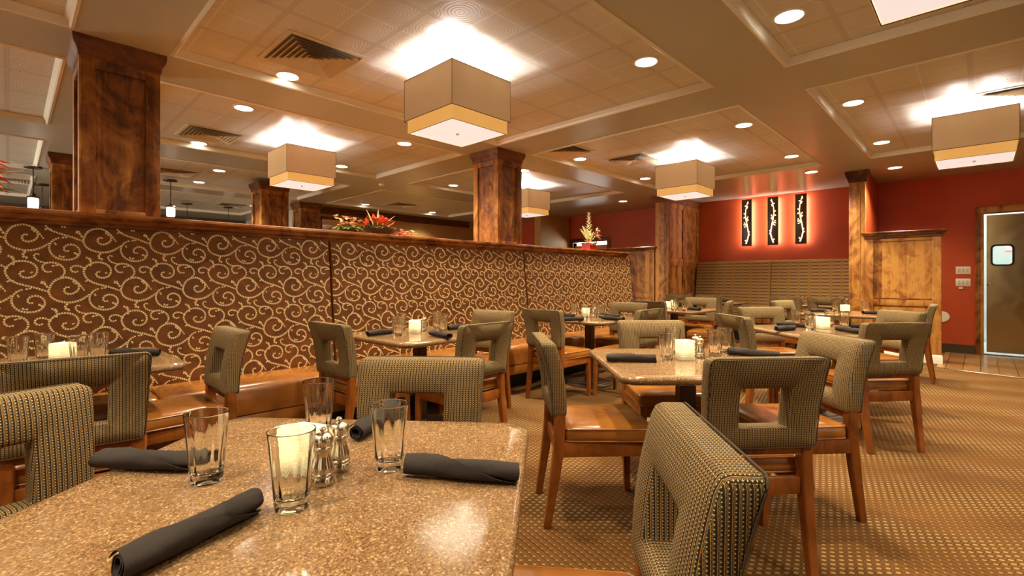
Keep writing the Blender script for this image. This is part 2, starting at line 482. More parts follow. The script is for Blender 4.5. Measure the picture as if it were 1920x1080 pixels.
# kitchen behind the steel door
kb = MB(); kb.box(XW+.15, 12.5, -1.9, .8, .001, .01); kb.box(12.3, 12.45, -1.9, .8, 0, ZC); kb.box(XW+.15, 12.45, -2.0, -1.9, 0, ZC); kb.box(XW+.15, 12.45, .8, .9, 0, ZC)
structure(kb.build('wall_kitchen', M['kitchenwall'], smooth=0))
kl = MB(); kl.box(10.9, 11.05, -1.5, .4, 2.66, 2.74, .02); tag(kl.build('tube_light', M['kitchenlight']), 'white tube light in the kitchen behind the steel door', 'ceiling light')
ks = MB(); ks.box(12.27, 12.30, -.42, -.31, 1.66, 1.73, .004); tag(ks.build('wall_sign', M['exitred']), 'small red lit sign seen through the steel door window', 'sign')

# door_1 : stainless kitchen door
door = bpy.data.objects.new('door_1', None); COL.objects.link(door); door['kind'] = 'structure'
b = MB(); b.box(XW-.03, XW+.16, DY1-.005, DY1+.09, 0, DZ, .004); b.box(XW-.03, XW+.16, DY0-.09, DY0+.005, 0, DZ, .004)
b.box(XW-.03, XW+.16, DY0-.09, DY1+.09, DZ, DZ+.095, .008)
b.build('door_frame', M['alder'], door)
WY, WZ = -.235, 1.52                                # window centre
def rrect(cy, cz, hy, hz, r, x, n=6):
    out = []
    for q, (sy, sz) in enumerate(((1, 1), (-1, 1), (-1, -1), (1, -1))):
        for i in range(n+1):
            a = PI/2*(q + i/n); out.append((x, cy+sy*(hy-r)+r*math.cos(a), cz+sz*(hz-r)+r*math.sin(a)))
    return out
DX = XW+.055
b = MB()
ly0, ly1, lz0, lz1 = DY0+.01, DY1-.034, .05, DZ-.030
def leaf_face(x):
    inner = rrect(WY, WZ, .115, .15, .05, x)
    outer = []
    for p in inner:
        dy, dz = p[1]-WY, p[2]-WZ
        outer.append(p)
    return inner
N = 28
inn = rrect(WY, WZ, .115, .15, .05, DX)
def proj(p):
    dy, dz = p[1]-WY, p[2]-WZ
    t = 1e9
    if dy > 1e-9: t = min(t, (ly1-WY)/dy)
    if dy < -1e-9: t = min(t, (ly0-WY)/dy)
    if dz > 1e-9: t = min(t, (lz1-WZ)/dz)
    if dz < -1e-9: t = min(t, (lz0-WZ)/dz)
    return (p[0], WY+dy*t, WZ+dz*t)
dense = []
for i in range(len(inn)):
    p, q = Vector(inn[i]), Vector(inn[(i+1) % len(inn)])
    k = max(1, int((q-p).length/.02))
    dense += [tuple(p.lerp(q, j/k)) for j in range(k)]
outr = [proj(p) for p in dense]
# pull the nearest ring points to the true corners of the leaf
for cy, cz in ((ly0, lz0), (ly0, lz1), (ly1, lz0), (ly1, lz1)):
    i = min(range(len(outr)), key=lambda k: (outr[k][1]-cy)**2+(outr[k][2]-cz)**2); outr[i] = (DX, cy, cz)
sh = lambda ring, dx: [(p[0]+dx, p[1], p[2]) for p in ring]
b.loops([outr, dense, sh(dense, .045), sh(outr, .045)], closed=True)
leaf = b.build('door_leaf', M['steel'], door, smooth=30)
b = MB()
g0 = rrect(WY, WZ, .128, .163, .058, DX-.008); g1 = rrect(WY, WZ, .104, .139, .042, DX-.008)
b.loops([g0, g1, sh(g1, .06), sh(g0, .06)], closed=True); b.build('window_gasket', M['rubber'], leaf)
b = MB(); b.loops([rrect(WY, WZ, .106, .141, .043, DX+.018), rrect(WY, WZ, .106, .141, .043, DX+.024)], closed=False, cap0=True, cap1=True)
b.build('window_pane', M['doorglass'], leaf)
b = MB(); b.lathe([(.032, 0), (.032, .006), (.012, .010), (.012, .03)], 20); b.lathe([(.018, .028), (.024, .034), (.022, .05), (.01, .056)], 20)
o = b.build('door_handle', M['chrome'], leaf); o.rotation_euler = (0, R(-90), 0); o.location = (DX, -.10, 1.075)

# door_2 : far door in the red wall
d2 = bpy.data.objects.new('door_2', None); COL.objects.link(d2); d2['kind'] = 'structure'
b = MB()
b.box(XW-.03, XW+.16, EY0-.09, EY0, 0, EZ, .004); b.box(XW-.03, XW+.16, EY1, EY1+.09, 0, EZ, .004); b.box(XW-.03, XW+.16, EY0-.09, EY1+.09, EZ, EZ+.1, .008)
b.build('door_frame', M['crown'], d2)
b = MB(); b.box(XW+.06, XW+.10, EY0+.004, EY1-.004, .01, EZ-.075, .004); b.build('door_leaf', M['brown'], d2)
b = MB(); b.box(XW+.16, XW+.17, EY0, EY1, EZ-.14, EZ+.02); tag(b.build('strip_light', M['kitchenlight'], None), 'bright strip of light above the far brown door', 'ceiling light')

# ------------------------------------------------------------------ scroll banquette and partition
PX0, PX1 = -4.6, 6.96
b = MB(); b.box(PX0, PX1-.03, 4.16, 4.86, 0, 1.50); part = structure(b.build('wall_partition', M['alder'], smooth=0))
b = MB()
prof = [(.0, 1.485), (.018, 1.49), (.022, 1.515), (.045, 1.53), (.05, 1.552), (.07, 1.558), (.075, 1.572), (.072, 1.588), (.06, 1.592)]
b.sweep_rect(prof, PX0, PX1-.05, 4.15, 4.87)
structure(b.build('trim_43', M['alder_x'], smooth=30))

bench = thing('banquette_bench', 'long banquette with brown and cream scroll fabric back and cognac leather seat', 'bench', (0, 0, 0))
# scroll motif, digitised on the back cushion plane (x, z), metres
def crop(px):   # motif strokes in a local picture grid, 1 unit = .343/600 m
    return px
K = .343/592; KZ = .316/489
STROKES = [
 # (points, width)   big open spiral
 ([(1030,700),(1005,693),(985,715),(990,745),(1020,762),(1062,752),(1098,718),(1098,668),(1060,625),(1010,603),(955,610),(908,637),(880,680),(866,730),(880,780),(915,813),(970,835),(1030,842),(1090,830),(1145,802),(1190,765)], 17),
 ([(1062,625),(1100,660),(1128,702),(1148,732)], 13),
 ([(1048,640),(1075,655),(1078,672)], 16),
 # second spiral, hanging from the tail of the first
 ([(1268,712),(1222,735),(1192,778),(1188,830),(1212,880),(1258,912),(1320,922),(1380,910),(1420,875),(1428,828),(1402,788),(1358,772),(1318,785),(1300,813),(1312,840),(1345,835)], 16),
 ([(1375,860),(1398,855),(1412,880)], 20), ([(1258,880),(1285,900),(1308,888)], 15), ([(1228,760),(1240,785)], 18),
 # spiral with a long stem to the next big one
 ([(690,546),(662,548),(652,575),(680,602),(735,602),(773,570),(778,515),(742,470),(685,452),(625,458),(578,490),(550,532),(558,580),(592,632),(645,660),(705,680),(770,700),(830,724),(866,738)], 16),
 ([(728,562),(748,552)], 16), ([(690,712),(740,703)], 16),
 # small curl joined to the top of the big spiral
 ([(890,545),(852,552),(822,525),(822,488),(858,464),(912,464),(960,487),(988,528),(985,572),(955,603)], 16),
 ([(885,497),(920,488),(945,482)], 15),
 ([(798,392),(775,380),(756,400),(770,434),(812,458),(860,466)], 14),
 # tiny curl
 ([(1098,538),(1080,552),(1046,543),(1036,516),(1060,492),(1100,490),(1136,506),(1162,526)], 15),
 # leaves
 ([(800,652),(835,660),(858,700)], 20), ([(806,640),(840,648)], 16),
 ([(1012,850),(990,880),(1000,905),(1030,912)], 24),
 ([(1158,403),(1188,420),(1206,455),(1196,492)], 20), ([(1186,408),(1205,425)], 16),
 ([(1150,645),(1172,632),(1208,634)], 15),
]
def dashes():
    out = []
    for pts, w in STROKES:
        P = [Vector((x, -y)) for x, y in pts]
        fine = []
        for i in range(len(P)-1):
            p0, p1, p2, p3 = P[max(i-1, 0)], P[i], P[i+1], P[min(i+2, len(P)-1)]
            for s in range(12):
                t = s/12
                fine.append(.5*((2*p1)+(p2-p0)*t+(2*p0-5*p1+4*p2-p3)*t*t+(3*p1-p0-3*p2+p3)*t**3))
        fine.append(P[-1])
        L = [0]
        for i in range(1, len(fine)): L.append(L[-1]+(fine[i]-fine[i-1]).length)
        step = 21.0; n = max(2, int(L[-1]/step))
        def at(d):
            d = max(0, min(L[-1], d)); k = 0
            while k < len(L)-2 and L[k+1] < d: k += 1
            f = (d-L[k])/max(1e-6, L[k+1]-L[k]); return fine[k].lerp(fine[k+1], f)
        for q in range(n):
            a, c = at((q+.13)*L[-1]/n), at((q+.87)*L[-1]/n)
            t = (c-a); 
            if t.length < 1e-6: continue
            t.normalize(); nn = Vector((-t.y, t.x))
            taper = 1.0 if 1 < q < n-2 else .82
            h = w*.57*taper
            out.append([a-nn*h*.9, c-nn*h, c+nn*h*.9, a+nn*h])
    return out
DASH = dashes()
def lean(x, z): return 4.10-.11*(1.5-z)
secs = [(-3.06, -.561), (-.559, 1.949), (1.951, 4.459), (4.461, 6.99)]
for k, (x0, x1) in enumerate(secs):
    b = MB()
    # cushion body: slightly bulged leaning slab with rounded edges
    nx, nz = 24, 14; z0, z1 = .40, 1.505
    def prof_in(t, w):      # rounding toward the rim
        d = min(t, 1-t)*w; r = .035
        return 0 if d >= r else r-math.sqrt(max(0, r*r-(r-d)**2))
    ts = [0, .003, .008, .015] + [i/nx for i in range(1, nx)] + [.985, .992, .997, 1]
    us = [0, .004, .012, .028] + [i/nz for i in range(1, nz)] + [.972, .988, .996, 1]
    vs = []; fs = []
    for u in us:
        for t in ts:
            x = x0+(x1-x0)*t; z = z0+(z1-z0)*u
            y = lean(x, z) + max(prof_in(t, x1-x0), prof_in(u, z1-z0)) 
            vs.append((x, y, z))
    nt_ = len(ts); m_ = len(us)
    for i in range(m_-1):
        for j in range(nt_-1):
            fs.append((i*nt_+j, i*nt_+j+1, (i+1)*nt_+j+1, (i+1)*nt_+j))
    base = len(vs)
    ring = [j for j in range(nt_)] + [i*nt_+nt_-1 for i in range(1, m_)] + [(m_-1)*nt_+j for j in range(nt_-2, -1, -1)] + [i*nt_ for i in range(m_-2, 0, -1)]
    for r_ in ring: vs.append((vs[r_][0], 4.155, vs[r_][2]))
    nr = len(ring)
    for i in range(nr): fs.append((ring[i], base+i, base+(i+1) % nr, ring[(i+1) % nr]))
    fs.append(tuple(base+i for i in range(nr)))
    b.faces(vs, fs)
    b.mi = 1
    vs = []; fs = []
    for row in range(-6, 8):
        for cidx in range(-20, 30):
            ox = .929 + cidx*.343 - row*.160; oz = 1.1 - row*.316
            if ox < x0-.5 or ox > x1+.5: continue
            for q in DASH:
                pts_ = [(ox+(p.x-1000)*K, oz+(p.y+720)*KZ) for p in q]
                mx = sum(p[0] for p in pts_)/4; mz = sum(p[1] for p in pts_)/4
                if not (x0+.012 < mx < x1-.012 and .42 < mz < 1.492): continue
                i0 = len(vs)
                for (px, pz) in pts_:
                    yy = lean(px, pz) + max(prof_in((px-x0)/(x1-x0), x1-x0), prof_in((pz-z0)/(z1-z0), z1-z0)) if x0 < px < x1 and z0 < pz < z1 else lean(px, pz)+.03
                    vs.append((px, yy-.0016, pz))
                fs.append((i0, i0+1, i0+2, i0+3))
    b.faces(vs, fs)
    b.build('backrest', [M['scrollground'], M['scroll']], bench, smooth=50)
# leather seat sections, base and toe kick
for (x0, x1) in ((-3.06, -.66), (-.655, .615), (.62, 3.15), (3.155, 5.05), (5.055, 6.98)):
    b = MB()
    prof = [(3.490, .262), (3.474, .275), (3.468, .36), (3.474, .43), (3.492, .458), (3.54, .470), (3.70, .472), (3.88, .464), (4.02, .445), (4.02, .262)]
    xs_ = [x0, x0+.006, x0+.02, x0+.05, (x0+x1)/2, x1-.05, x1-.02, x1-.006, x1]; sh_ = [.030, .014, .005, 0, 0, 0, .005, .014, .030]
    rings = [[(x, 3.72+(y-3.72)*(1-s*.5), .262+(z-.262)*(1-s*2.0)) for y, z in prof] for x, s in zip(xs_, sh_)]
    b.loops(rings, closed=False, cap0=True, cap1=True)
    b.build('seat_cushion', M['leather'], bench, smooth=45)
b = MB(); b.box(-3.06, 6.96, 3.482, 4.15, .168, .266, .004); b.build('seat_base', M['leather'], bench)
b = MB(); b.box(-3.06, 6.94, 3.66, 4.15, 0, .17); b.build('toe_kick', M['kick'], bench)

# ------------------------------------------------------------------ panelled wood columns
def panel_face(b, o, u, w, z0, z1, st, top, bot, d):
    """frame-and-panel relief: o origin corner, u unit along the face, n outward"""
    pass
def column(label, x0, x1, y0, y1, z0=1.58, z1=2.79):
    t = thing('wood_column', label, 'column', ((x0+x1)/2, (y0+y1)/2, z0), 0, 'panelled wood columns')
    hx, hy, h = (x1-x0)/2, (y1-y0)/2, z1-z0
    c = .035                                             # crown outset lies inside the measured footprint
    hx -= c; hy -= c
    b = MB(); b.box(-hx+.02, hx-.02, -hy+.02, hy-.02, 0, h-.02); b.build('core_panels', M['alder'], t)
    st = .085
    for s, name in ((-1, 'frame'), (1, 'frame')):
        b = MB()
        yy = s*hy; ya, yb = (yy, yy-s*.022)
        ya, yb = min(ya, yb), max(ya, yb)
        b.box(-hx, -hx+st, ya, yb, 0, h, .003); b.box(hx-st, hx, ya, yb, 0, h, .003)
        b.box(-hx+st, hx-st, ya+.001, yb, h-.2, h, .003); b.box(-hx+st, hx-st, ya+.001, yb, 0, .06, .003)
        b.build('panel_frame', M['alder'], t)
        b = MB()
        xx = s*hx; xa, xb = min(xx, xx-s*.022), max(xx, xx-s*.022)
        b.box(xa, xb, -hy+.022, -hy+st, 0, h, .003); b.box(xa, xb, hy-st, hy-.022, 0, h, .003)
        b.box(xa+.001, xb, -hy+st, hy-st, h-.2, h, .003); b.box(xa+.001, xb, -hy+st, hy-st, 0, .06, .003)
        b.build('panel_frame', M['alder'], t)
    b = MB()
    b.sweep_rect([(0, h-.135), (.006, h-.13), (.008, h-.10), (.014, h-.085), (.028, h-.06), (.033, h-.04), (.035, h-.02), (.035, h)], -hx, hx, -hy, hy)
    b.build('crown_moulding', M['crown'], t, smooth=30)
    return t
column('thick panelled wood column rising from the partition near the corner lily', .285, .80, 4.27, 4.79)
column('panelled wood column on the partition between the big lamp and striped alcove', 4.165, 4.675, 4.27, 4.79)
column('dark wood column standing just behind the thick front column', .34, .86, 8.55, 9.07, 0)
column('dark wood column rising under the second square lamp', 2.86, 3.38, 8.55, 9.07, 0)
column('dark wood column at the end of the brown mirror wall', 4.23, 4.73, 10.28, 10.78, 0)

# ------------------------------------------------------------------ alcove: two wing walls, posts and low walls
AX = 8.85
wing = thing('panelled_wing_wall', 'tall panelled wood pier at the end of the striped alcove', 'wall panel', (0, 0, 0))
b = MB(); b.box(AX+.01, XW-.001, 4.37, 4.62, 0, ZC-.001); b.build('core', M['alder'], wing)
b = MB()
x0, x1 = AX, XW-.002; st = .10
for (xa, xb) in ((x0, x0+st), ((x0+x1)/2-st/2, (x0+x1)/2+st/2), (x1-st, x1)): b.box(xa, xb, 4.352, 4.372, 0, 2.66, .003)
for (za, zb) in ((0, .12), (1.42, 1.56), (2.56, 2.69)): b.box(x0+st-.01, x1-st+.01, 4.354, 4.372, za, zb, .003)
b.build('panel_frame', M['alder'], wing)
b = MB(); b.sweep_rect([(0, 2.66), (.008, 2.67), (.012, 2.70), (.035, 2.74), (.05, 2.765), (.05, ZC-.001)], AX, XW-.06, 4.352, 4.625); b.build('crown_moulding', M['crown'], wing, smooth=30)

def lowwall(name, label, y0, y1, x0, x1, h, base=False):
    t = thing(name, label, 'half wall', (0, 0, 0))
    b = MB(); b.box(x0+.02, x1, y0+.005, y1-.005, 0, h-.03); b.build('core_panel', M['alder'], t)
    b = MB(); st = .10
    b.box(x0, x0+.022, y0, y0+st, 0, h-.03, .004); b.box(x0, x0+.022, y1-st, y1, 0, h-.03, .004)
    b.box(x0+.001, x0+.022, y0+st, y1-st, h-.14, h-.03, .004); b.box(x0+.001, x0+.022, y0+st, y1-st, .78, .88, .004); b.box(x0+.001, x0+.022, y0+st, y1-st, 0, .14, .004)
    b.build('panel_frame', M['alder'], t)
    b = MB(); b.box(x0-.004, x0+.02, y0+st-.004, y1-st+.004, .872, .89, .004); b.build('ledge', M['alder_y'], t)
    b = MB(); b.sweep_rect([(0, h-.10), (.01, h-.095), (.012, h-.07), (.03, h-.05), (.035, h-.03), (.05, h-.022), (.05, h-.004), (.046, h)], x0, x1, y0, y1)
    b.build('cap', M['alder_y'], t, smooth=30)
    if base:
        b = MB(); b.sweep_rect([(.012, 0), (.012, .10), (.004, .115), (0, .118)], x0-.004, x1, y0-.002, y1); b.build('plinth', M['trimpaint'], t, smooth=30)
    return t
lowwall('low_wood_wall', 'low panelled wood wall topped by a cap beside the red potted flowers', 4.64, 6.5, AX-.02, AX+.16, 1.80)
lowwall('low_wood_wall', 'low panelled wood wall with ivory plinth beside the light switches', .385, 1.235, AX-.02, AX+.16, 1.845, True)
wr = thing('red_wing_wall', 'narrow red wing wall with fluted wood post between alcove and kitchen door', 'wall panel', (0, 0, 0))
b = MB(); b.box(AX+.06, XW-.001, 1.25, 1.43, 0, ZC-.001); b.build('wall_body', M['red'], wr, smooth=0)
b = MB(); b.box(AX+.02, AX+.09, 1.238, 1.442, 0, 2.70, .004); b.box(AX+.012, AX+.03, 1.30, 1.38, .2, 2.62, .004); b.build('post', M['alder'], wr)
b = MB(); b.sweep_rect([(0, 2.62), (.012, 2.63), (.012, 2.66), (.03, 2.70), (.045, 2.75), (.045, ZC-.001)], AX+.02, AX+.09, 1.238, 1.442); b.build('capital', M['crown'], wr, smooth=30)

# striped bench in the alcove
sb = thing('striped_bench', 'olive striped fabric bench along the red wall under the glowing branch panels', 'bench', (0, 0, 0))
for (ya, yb) in ((2.895, 4.345), (1.44, 2.89)):
    b = MB()
    v = b.box(0, .13, ya, yb, .44, 1.52, .022, 3)
    for q in v: q.co.x += 10.03 + .12*(q.co.z-.44)
    b.build('backrest', M['stripe'], sb)
    b = MB(); b.box(9.58, 10.12, ya, yb, .33, .46, .025, 3); b.build('seat_cushion', M['leather'], sb)
b = MB(); b.box(9.66, 10.12, 1.44, 4.345, 0, .335); b.build('base', M['kick'], sb)

# ------------------------------------------------------------------ wall art with glowing branches
BR = [(.25,.95),(.42,.86),(.36,.75),(.34,.64),(.45,.53),(.55,.42),(.62,.32),(.72,.22),(.62,.13),(.46,.05)]
TW = [((.60,.90),(.72,.93)),((.36,.86),(.30,.85)),((.60,.84),(.55,.80)),((.22,.70),(.36,.68)),((.2,.61),(.36,.63)),((.64,.62),(.45,.54)),((.66,.56),(.5,.52)),
      ((.20,.46),(.52,.44)),((.26,.41),(.5,.43)),((.24,.50),(.5,.44)),((.80,.30),(.66,.29)),((.82,.24),(.70,.22)),((.36,.12),(.5,.08))]
for k, (yc, flip, lab) in enumerate(((3.352, 1, 'dark wall panel with a glowing branch leaning to the upper right, beside the wood pier'),
                                     (2.877, -1, 'dark wall panel with a glowing branch between the two other glowing panels'),
                                     (2.400, 1, 'dark wall panel with a glowing branch hung nearest the fluted post'))):
    t = thing('branch_wall_panel', lab, 'wall art', (XW, yc, 1.812), 0, 'glowing branch panels on the red wall')
    H_, W_ = .93, .188
    b = MB(); b.box(-.102, -.085, -W_/2, W_/2, 0, H_, .003); b.build('board', M['board'], t)
    b = MB(); b.box(-.084, 0, -.035, .035, .1, H_-.1); b.build('mount', M['board'], t)
    for s in (-1, 1):
        b = MB(); b.box(-.066, -.052, s*.064-.006, s*.064+.006, .03, H_-.03); b.build('light_strip', M['halo'], t)
    b = MB()
    P_ = lambda a: (-.1065, -flip*(a[0]-.5)*W_*.86, a[1]*H_)
    main = [(.64,.95),(.52,.87),(.40,.77),(.36,.66),(.44,.55),(.56,.45),(.66,.34),(.74,.25),(.62,.15),(.42,.05)]
    pts_ = [P_(a) for a in main]
    sm = []
    for i in range(len(pts_)-1):
        for s in range(4): sm.append(Vector(pts_[i]).lerp(Vector(pts_[i+1]), s/4))
    sm.append(Vector(pts_[-1]))
    b.tube(sm, [.0050+.0062*i/len(sm) for i in range(len(sm))], 8)
    for tip, root in TW:
        p, q = Vector(P_(tip)), Vector(P_(root)); b.tube([q, p], [.005, .004], 6)
        bmesh.ops.create_uvsphere(b.bm, u_segments=8, v_segments=6, radius=.0100, matrix=Matrix.Translation(p))
    b.build('glowing_branch', M['neon'], t)

# ------------------------------------------------------------------ switches and wall plate
for (zc, lab) in ((1.295, 'upper ivory triple light switch on the red wall beside the kitchen door'), (1.108, 'lower ivory triple light switch on the red wall, above a small sensor')):
    t = thing('light_switch', lab, 'light switch', (XW, .196, zc), 0, 'triple switches on the red wall')
    b = MB(); b.box(-.008, 0, -.085, .085, -.058, .058, .003); b.build('plate', M['whiteplastic'], t)
    for q in (-.046, 0, .046):
        b = MB(); b.box(-.013, -.007, q-.016, q+.016, -.033, .033, .002); b.build('rocker', M['rocker'], t)
b = MB(); b.box(XW-.02, XW, .20, .245, 1.005, 1.035, .004); tag(b.build('wall_sensor', M['whiteplastic']), 'tiny ivory sensor just below the lower light switch', 'sensor')
b = MB(); b.lathe([(.085, 0), (.085, .008), (.078, .014), (.02, .016)], 32); o = b.build('wall_disc', M['whiteplastic']); o.rotation_euler = (0, R(-90), 0); o.location = (XW, .435, .56)
tag(o, 'round white cover plate low on the red wall behind the low wood wall', 'wall plate')
# mirror on the brown back wall
mt = thing('wall_mirror', 'wide dark framed mirror on the brown back wall behind the partition', 'mirror', (0, 0, 0))
b = MB(); b.box(4.85, 6.05, 10.60, 10.615, 1.7, 2.50); b.build('mirror_glass', M['mirror'], mt, smooth=0)
b = MB(); b.box(4.80, 6.10, 10.585, 10.619, 2.50, 2.56, .004); b.box(4.80, 4.86, 10.585, 10.619, 1.68, 2.52, .004); b.box(6.04, 6.10, 10.585, 10.619, 1.68, 2.52, .004); b.box(4.80, 6.10, 10.585, 10.619, 1.64, 1.70, .004); b.build('mirror_frame', M['alder_x'], mt)

# ------------------------------------------------------------------ tables
def table_proto(half, r, name='dining_table', baseR=.26):
    t = thing(name, '', 'table')
    b = MB()
    def rr(h, rad, z, n=6):
        out = []
        for q in range(4):
            sx, sy = ((1, 1), (-1, 1), (-1, -1), (1, -1))[q]
            for i in range(n+1):
                a = PI/2*(q+i/n); out.append((sx*(h-rad)+rad*math.cos(a), sy*(h-rad)+rad*math.sin(a), z))
        return out
    zt = .735; rings = [rr(half-.02, r-.01, zt-.04), rr(half-.006, r, zt-.037)]
    for i in range(7):
        a = -PI/2*.8 + (PI*.9)*i/6
        rings.append(rr(half-.016+.016*math.cos(a), r, zt-.018+.017*math.sin(a)))
    rings += [rr(half-.02, r-.01, zt), rr(half-.06, max(.02, r-.04), zt)]
    b.loops(rings, closed=False, cap0=True, cap1=True)
    b.build('tabletop', M['granite'], t, smooth=50)
    b = MB(); b.beam([(0, 0, .03, .043, .043), (0, 0, .70, .043, .043)]); b.box(-.22, .22, -.03, .03, .675, .697); b.box(-.03, .03, -.22, .22, .675, .697)
    b.build('pedestal', M['bronze'], t)
    b = MB(); b.lathe([(baseR, 0), (baseR, .012), (baseR-.02, .018), (baseR-.024, .024), (baseR-.05, .026), (baseR-.054, .032), (baseR-.10, .034), (baseR-.104, .040), (.06, .042), (.055, .06)], 40)
    b.build('base', M['basecast'], t, smooth=30)
    return t
R40, R45 = R(40), R(45)
def rotd(cx, cy, u, v, deg):   # u along heading deg, v to its right
    a = R(deg); return (cx+u*math.cos(a)+v*math.sin(a), cy+u*math.sin(a)-v*math.cos(a))
tabs = {}
def table(key, proto, used, x, y, deg, label, group):
    tabs[key] = place(proto, used, (x, y, 0), R(deg), label, group); return tabs[key]
big = table_proto(.475, .075); ub = []
table('F', big, ub, .43, 1.045, 40, 'large speckled granite table filling the foreground', 'square granite dining tables')
sq = table_proto(.45, .085); us_ = []
G_T = 'square granite dining tables'
table('M', sq, us_, 2.503, 1.131, 45, 'granite table in the middle, between the big front chairs', G_T)
table('R', sq, us_, 4.80, 1.00, 47, 'granite table set cornerwise to the right, before the low wood wall', G_T)
table('R5', sq, us_, 7.36, 1.22, 0, 'granite table directly in front of the low wood wall', G_T)
table('B1', sq, us_, .20, 3.39, 0, 'granite table at the left end of the scroll banquette', G_T)
table('B2', sq, us_, 2.27, 3.21, 0, 'granite table at the scroll banquette behind the foreground table', G_T)
table('B3', sq, us_, 4.50, 3.14, 0, 'granite table at the scroll banquette with a visible round base', G_T)
table('B4', sq, us_, 6.62, 3.16, 0, 'granite table at the far end of the scroll banquette', G_T)
sm2 = table_proto(.27, .05, 'dining_table', .2); u2 = []
BT = [(9.32, 4.03, 'small granite table in the alcove corner by the wood pier'), (9.32, 3.38, 'small granite table in the alcove, second from the wood pier'),
      (9.32, 2.30, 'small granite table in the alcove, second from the fluted post'), (9.32, 1.73, 'small granite table in the alcove beside the fluted post')]
BT = [(x, y if i != 3 else 1.745, l) for i, (x, y, l) in enumerate(BT)]
for i, (x, y, l) in enumerate(BT): table('A%d' % i, sm2, u2, x, y, 0, l, 'small alcove tables')

# ------------------------------------------------------------------ chairs
CH = .874
def chair_proto(k):
    t = thing('dining_chair', '', 'chair')
    fab, wd = M['chairfabric'], M['chairwood']
    zb, zt, th = .522, CH, .072
    def yoff(z):
        q = (z-zb)/(zt-zb); return .002 - .045*q - .014*q*q + .012*math.sin(q*PI)
    wb, wt = .213, .233
    def rect(hx0, hx1, z0, z1, r, n=5, m=7):
        pts = []
        def hx(z): return hx0+(hx1-hx0)*(z-z0)/(z1-z0)
        cs = [(1, 1), (-1, 1), (-1, -1), (1, -1)]
        for q, (sx, sz) in enumerate(cs):
            cz = z1-r if sz > 0 else z0+r
            for i in range(n+1):
                a = PI/2*(q+i/n); z = cz+r*math.sin(a); pts.append((sx*(hx(cz)-r)+r*math.cos(a), z))
            # straight run to next corner
            nsx, nsz = cs[(q+1) % 4]; ncz = z1-r if nsz > 0 else z0+r; a = PI/2*(q+1)
            p = pts[-1]; e = (nsx*(hx(ncz)-r)+r*math.cos(a), ncz+r*math.sin(a))
            for i in range(1, m): pts.append((p[0]+(e[0]-p[0])*i/m, p[1]+(e[1]-p[1])*i/m))
        return pts
    outer = rect(wb, wt, zb, zt, .022); inner = rect(.093, .095, .606, .755, .006)
    n = len(outer)
    rnd = .018
    cross = [('o', 0, -th/2+rnd*.5), ('o', 0, 0), ('o', 0, th/2-rnd), ('o', rnd*.3, th/2-rnd*.3), ('o', rnd, th/2), ('m', .5, th/2+.006), ('i', rnd, th/2), ('i', rnd*.3, th/2-rnd*.3), ('i', 0, th/2-rnd),
             ('i', 0, -th/2+rnd*.6), ('i', rnd*.4, -th/2), ('m', .5, -th/2-.002), ('o', rnd*.4, -th/2)]
    rings = []
    for kind, d, y in cross:
        ring = []
        for (ox, oz), (ix, iz) in zip(outer, inner):
            L = math.hypot(ix-ox, iz-oz)
            a = d/L if kind == 'o' else (1-d/L if kind == 'i' else d)
            x, z = ox+(ix-ox)*a, oz+(iz-oz)*a
            ring.append((x, y+yoff(z), z))
        rings.append(ring)
    b = MB(); b.loops(rings, closed=True); b.build('backrest', fab, t, smooth=60)
    b = MB()
    b.tube([(x*.994, -th/2+.002+yoff(z), zb+.002+(z-zb)*.994) for x, z in outer], .0022, 6, closed=True); b.build('piping', M['welt'], t)
    for s in (-1, 1):
        b = MB(); b.beam([(s*.184, -.055, 0, .016, .017), (s*.186, -.040, .10, .018, .019), (s*.188, -.018, .24, .0205, .022), (s*.189, .0, .38, .022, .025), (s*.189, .004, .48, .022, .025), (s*.190, .004, .55, .022, .024)]); b.build('leg', wd, t, smooth=30)
        b = MB(); b.beam([(s*.196, .437, 0, .015, .015), (s*.194, .432, .2, .0185, .0185), (s*.192, .425, .40, .0215, .0215)]); b.build('leg', wd, t, smooth=30)
    b = MB()
    b.box(-.205, .205, .410, .440, .335, .402, .003); b.box(-.17, .17, -.012, .012, .335, .402, .003)
    for s in (-1, 1): b.box(s*.196-.013, s*.196+.013, .0, .425, .335, .402, .003)
    b.build('seat_frame', wd, t)
    b = MB(); b.box(-.17, .17, -.014, .014, .492, .526, .003); b.build('back_rail', wd, t)
    # cushion
    b = MB()
    def outline(s, z, dz=0):
        pts = [(-.205, .028), (.205, .028), (.225, .452), (-.225, .452)]; out = []
        cx, cy = 0, .25
        rr = .035
        for q in range(4):
            p = Vector(pts[q]); a = (Vector(pts[q-1])-p).normalized(); c = (Vector(pts[(q+1) % 4])-p).normalized()
            for i in range(5):
                f = i/4; pt = p + a*rr*(1-f)**2 + c*rr*f**2
                out.append((cx+(pt.x-cx)*s, cy+(pt.y-cy)*s, z))
            e = Vector(pts[(q+1) % 4]); 
            for i in range(1, 5):
                pt = (p+c*rr).lerp(e-c*rr, i/5); out.append((cx+(pt.x-cx)*s, cy+(pt.y-cy)*s, z))
        return out
    rings = [outline(.96, .400), outline(1.0, .404), outline(1.012, .43), outline(1.004, .455), outline(.985, .466), outline(.94, .472), outline(.80, .478), outline(.5, .482), outline(.2, .483)]
    b.loops(rings, closed=False, cap0=True, cap1=True); c = b.build('seat_cushion', M['leather'], t, smooth=60)
    b = MB(); b.tube(outline(.996, .463), .0042, 6, closed=True); b.tube(outline(1.004, .408), .0042, 6, closed=True); b.build('piping', M['leather'], c)
    return t
chair0 = chair_proto(1); uc = []
GC = 'upholstered dining chairs with a square hole in the back'
def chair(x, y, face, label): place(chair0, uc, (x, y, 0), R(face-90), label, GC)
